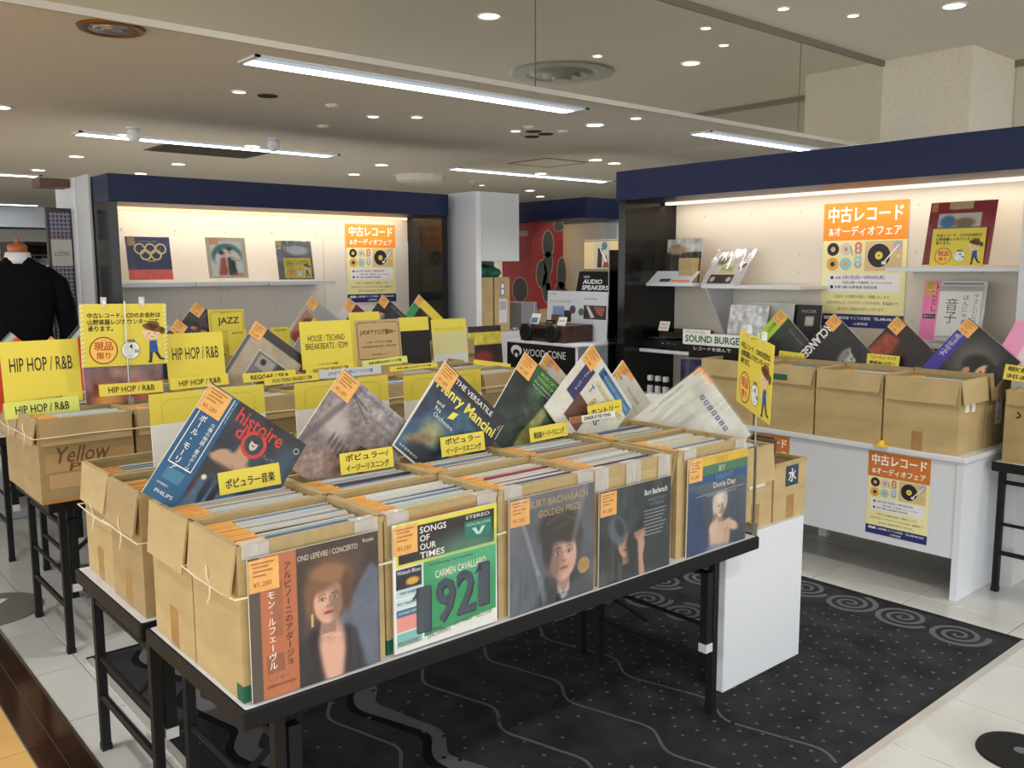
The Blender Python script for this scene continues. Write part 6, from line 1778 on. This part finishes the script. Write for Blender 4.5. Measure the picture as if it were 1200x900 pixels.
MB().lathe([(0, .014), (.10, .013), (.118, .006), (.12, 0)], mat('slate_disc', (92, 100, 106), .5), 36).build('disc', bs); MB().lathe([(.105, .0138), (.122, .010), (.126, 0)], M_BLACK, 36).build('rubber_rim', bs)

cl = empty('tartan_column', (1.80, 7.08, 0), label='white column with a dark framed tartan panel left of the left booth', cat='column')
MB().bbox(.113, .147, 0, .5, 0, 2.17, M_WHITE, .004).build('column_panel', cl)
MB().bbox(.125, .147, -.3, -.002, 0, 2.17, M_GREYW, .004).build('column_panel', cl)
MB().bbox(-.06, .11, .1, .14, .1, 1.95, mat('dark_frame', (44, 32, 28), .4), .004).build('frame', cl)
f = Flat(-.05, 0, 1, .0985, .0003)
f.rect(.01, .12, .15, 1.92, (62, 60, 82), 1)
for k in range(5): f.rect(.018 + k * .027, .12, .028 + k * .027, 1.92, (126, 124, 140), 2)
for k in range(60): f.rect(.01, .13 + k * .03, .15, .139 + k * .03, (140, 138, 152), 3)
for k in (.5, 1.15, 1.75): f.rect(.01, k, .15, k + .012, (150, 90, 80), 4)
f.rect(.01, 1.53, .15, 1.72, (186, 184, 176), 5); f.text('colmn', .08, 1.60, w=.10, h=.05, al='c', c=(90, 88, 84), l=6); f.text('♪', .07, 1.25, h=.09, c=(200, 170, 130), l=6)
f.build('tartan_print', cl)
MB().box(-.09, .11, .08, .3, 2.10, 2.16, mat('brown_cap', (92, 60, 44), .5)).build('column_cap', cl)
# clothes rails and shelves far behind
rk = empty('clothes_rack', (3.09, 14.0, 0), (0, 0, R(25)), 'dark open clothes rack with hanging shirts, far left', 'clothes rack')
M_DKW = mat('dark_wood', (40, 30, 28), .5)
for x in (0, 1.0): MB().box(x, x + .05, 0, .5, 0, 1.85, M_DKW).build('upright', rk)
MB().box(0, 1.05, 0, .5, 1.85, 1.9, M_DKW).build('top_board', rk); MB().box(0, 1.05, .48, .5, 0, 1.85, M_DKW).build('back_board', rk)
MB().tube([(.05, .25, 1.72), (1.0, .25, 1.72)], .012, M_CHROME, 8).build('rail', rk)
for k, c in enumerate(((74, 92, 140), (150, 152, 160), (220, 218, 220), (190, 190, 194), (60, 62, 70), (46, 48, 54))):
    b = lofted([(0, 0, 0, .05, .2), (0, 0, .5, .05, .22), (0, 0, .68, .045, .2), (0, 0, .74, .02, .06)], mat('shirt_%d' % k, c, .8), 12)
    b.tube([(0, 0, .74), (0, 0, .80), (0, .02, .815)], .004, M_CHROME, 5)
    M_ = Matrix.Translation((3.09, 14.0, 0)) @ Matrix.Rotation(R(25), 4, 'Z') @ Matrix.Translation((.18 + k * .15, .25, .93))
    o = b.build('hanging_shirt'); o.matrix_world = M_
    tag(o, ('blue', 'grey', 'white', 'pale grey', 'dark grey', 'charcoal')[k] + ' shirt hanging on the dark rack, far left', 'shirt', 'shirts on the dark rack')
ck = empty('shop_shelf', (2.0, 16.0, 0), (0, 0, R(-40)), 'brown shop shelf with lit niches behind the black suit mannequin', 'shelf')
MB().box(0, 2.0, .3, .35, 0, 1.75, M_DKW).build('back_board', ck)
for x in (0, .65, 1.3, 1.95): MB().box(x, x + .05, 0, .3, 0, 1.75, M_TERRA).build('divider', ck)
for z in (.4, .9, 1.35, 1.72): MB().box(0, 2.0, 0, .3, z, z + .03, M_DKW).build('shelf_board', ck)
for k in range(3):
    tag(MB().bbox(0, .4, 0, .2, 0, .16, M_SHIRT, .02).build('folded_shirts', loc=(2.12 + k * .49, 15.93 - k * .415, 1.385), rot=(0, 0, R(-40))), 'pile of white folded shirts on the brown shelf, %s from the left' % ORD[k], 'shirts', 'piles of folded shirts')
struct(MB().box(-2, 5.2, 17.6, 17.8, 2.25, Z_LOW, M_WHITE), 'trim_8')
struct(MB().box(-3, 6, 18.5, 18.6, 0, 2.25, mat('pale_far_wall', (196, 192, 184), .5)), 'wall_left_back')
for k in range(len(REC_COL)):
    if not used[k]:
        for ch in list(rec_proto[k].children): bpy.data.objects.remove(ch)
        bpy.data.objects.remove(rec_proto[k])
bpy.data.objects.remove(_to)
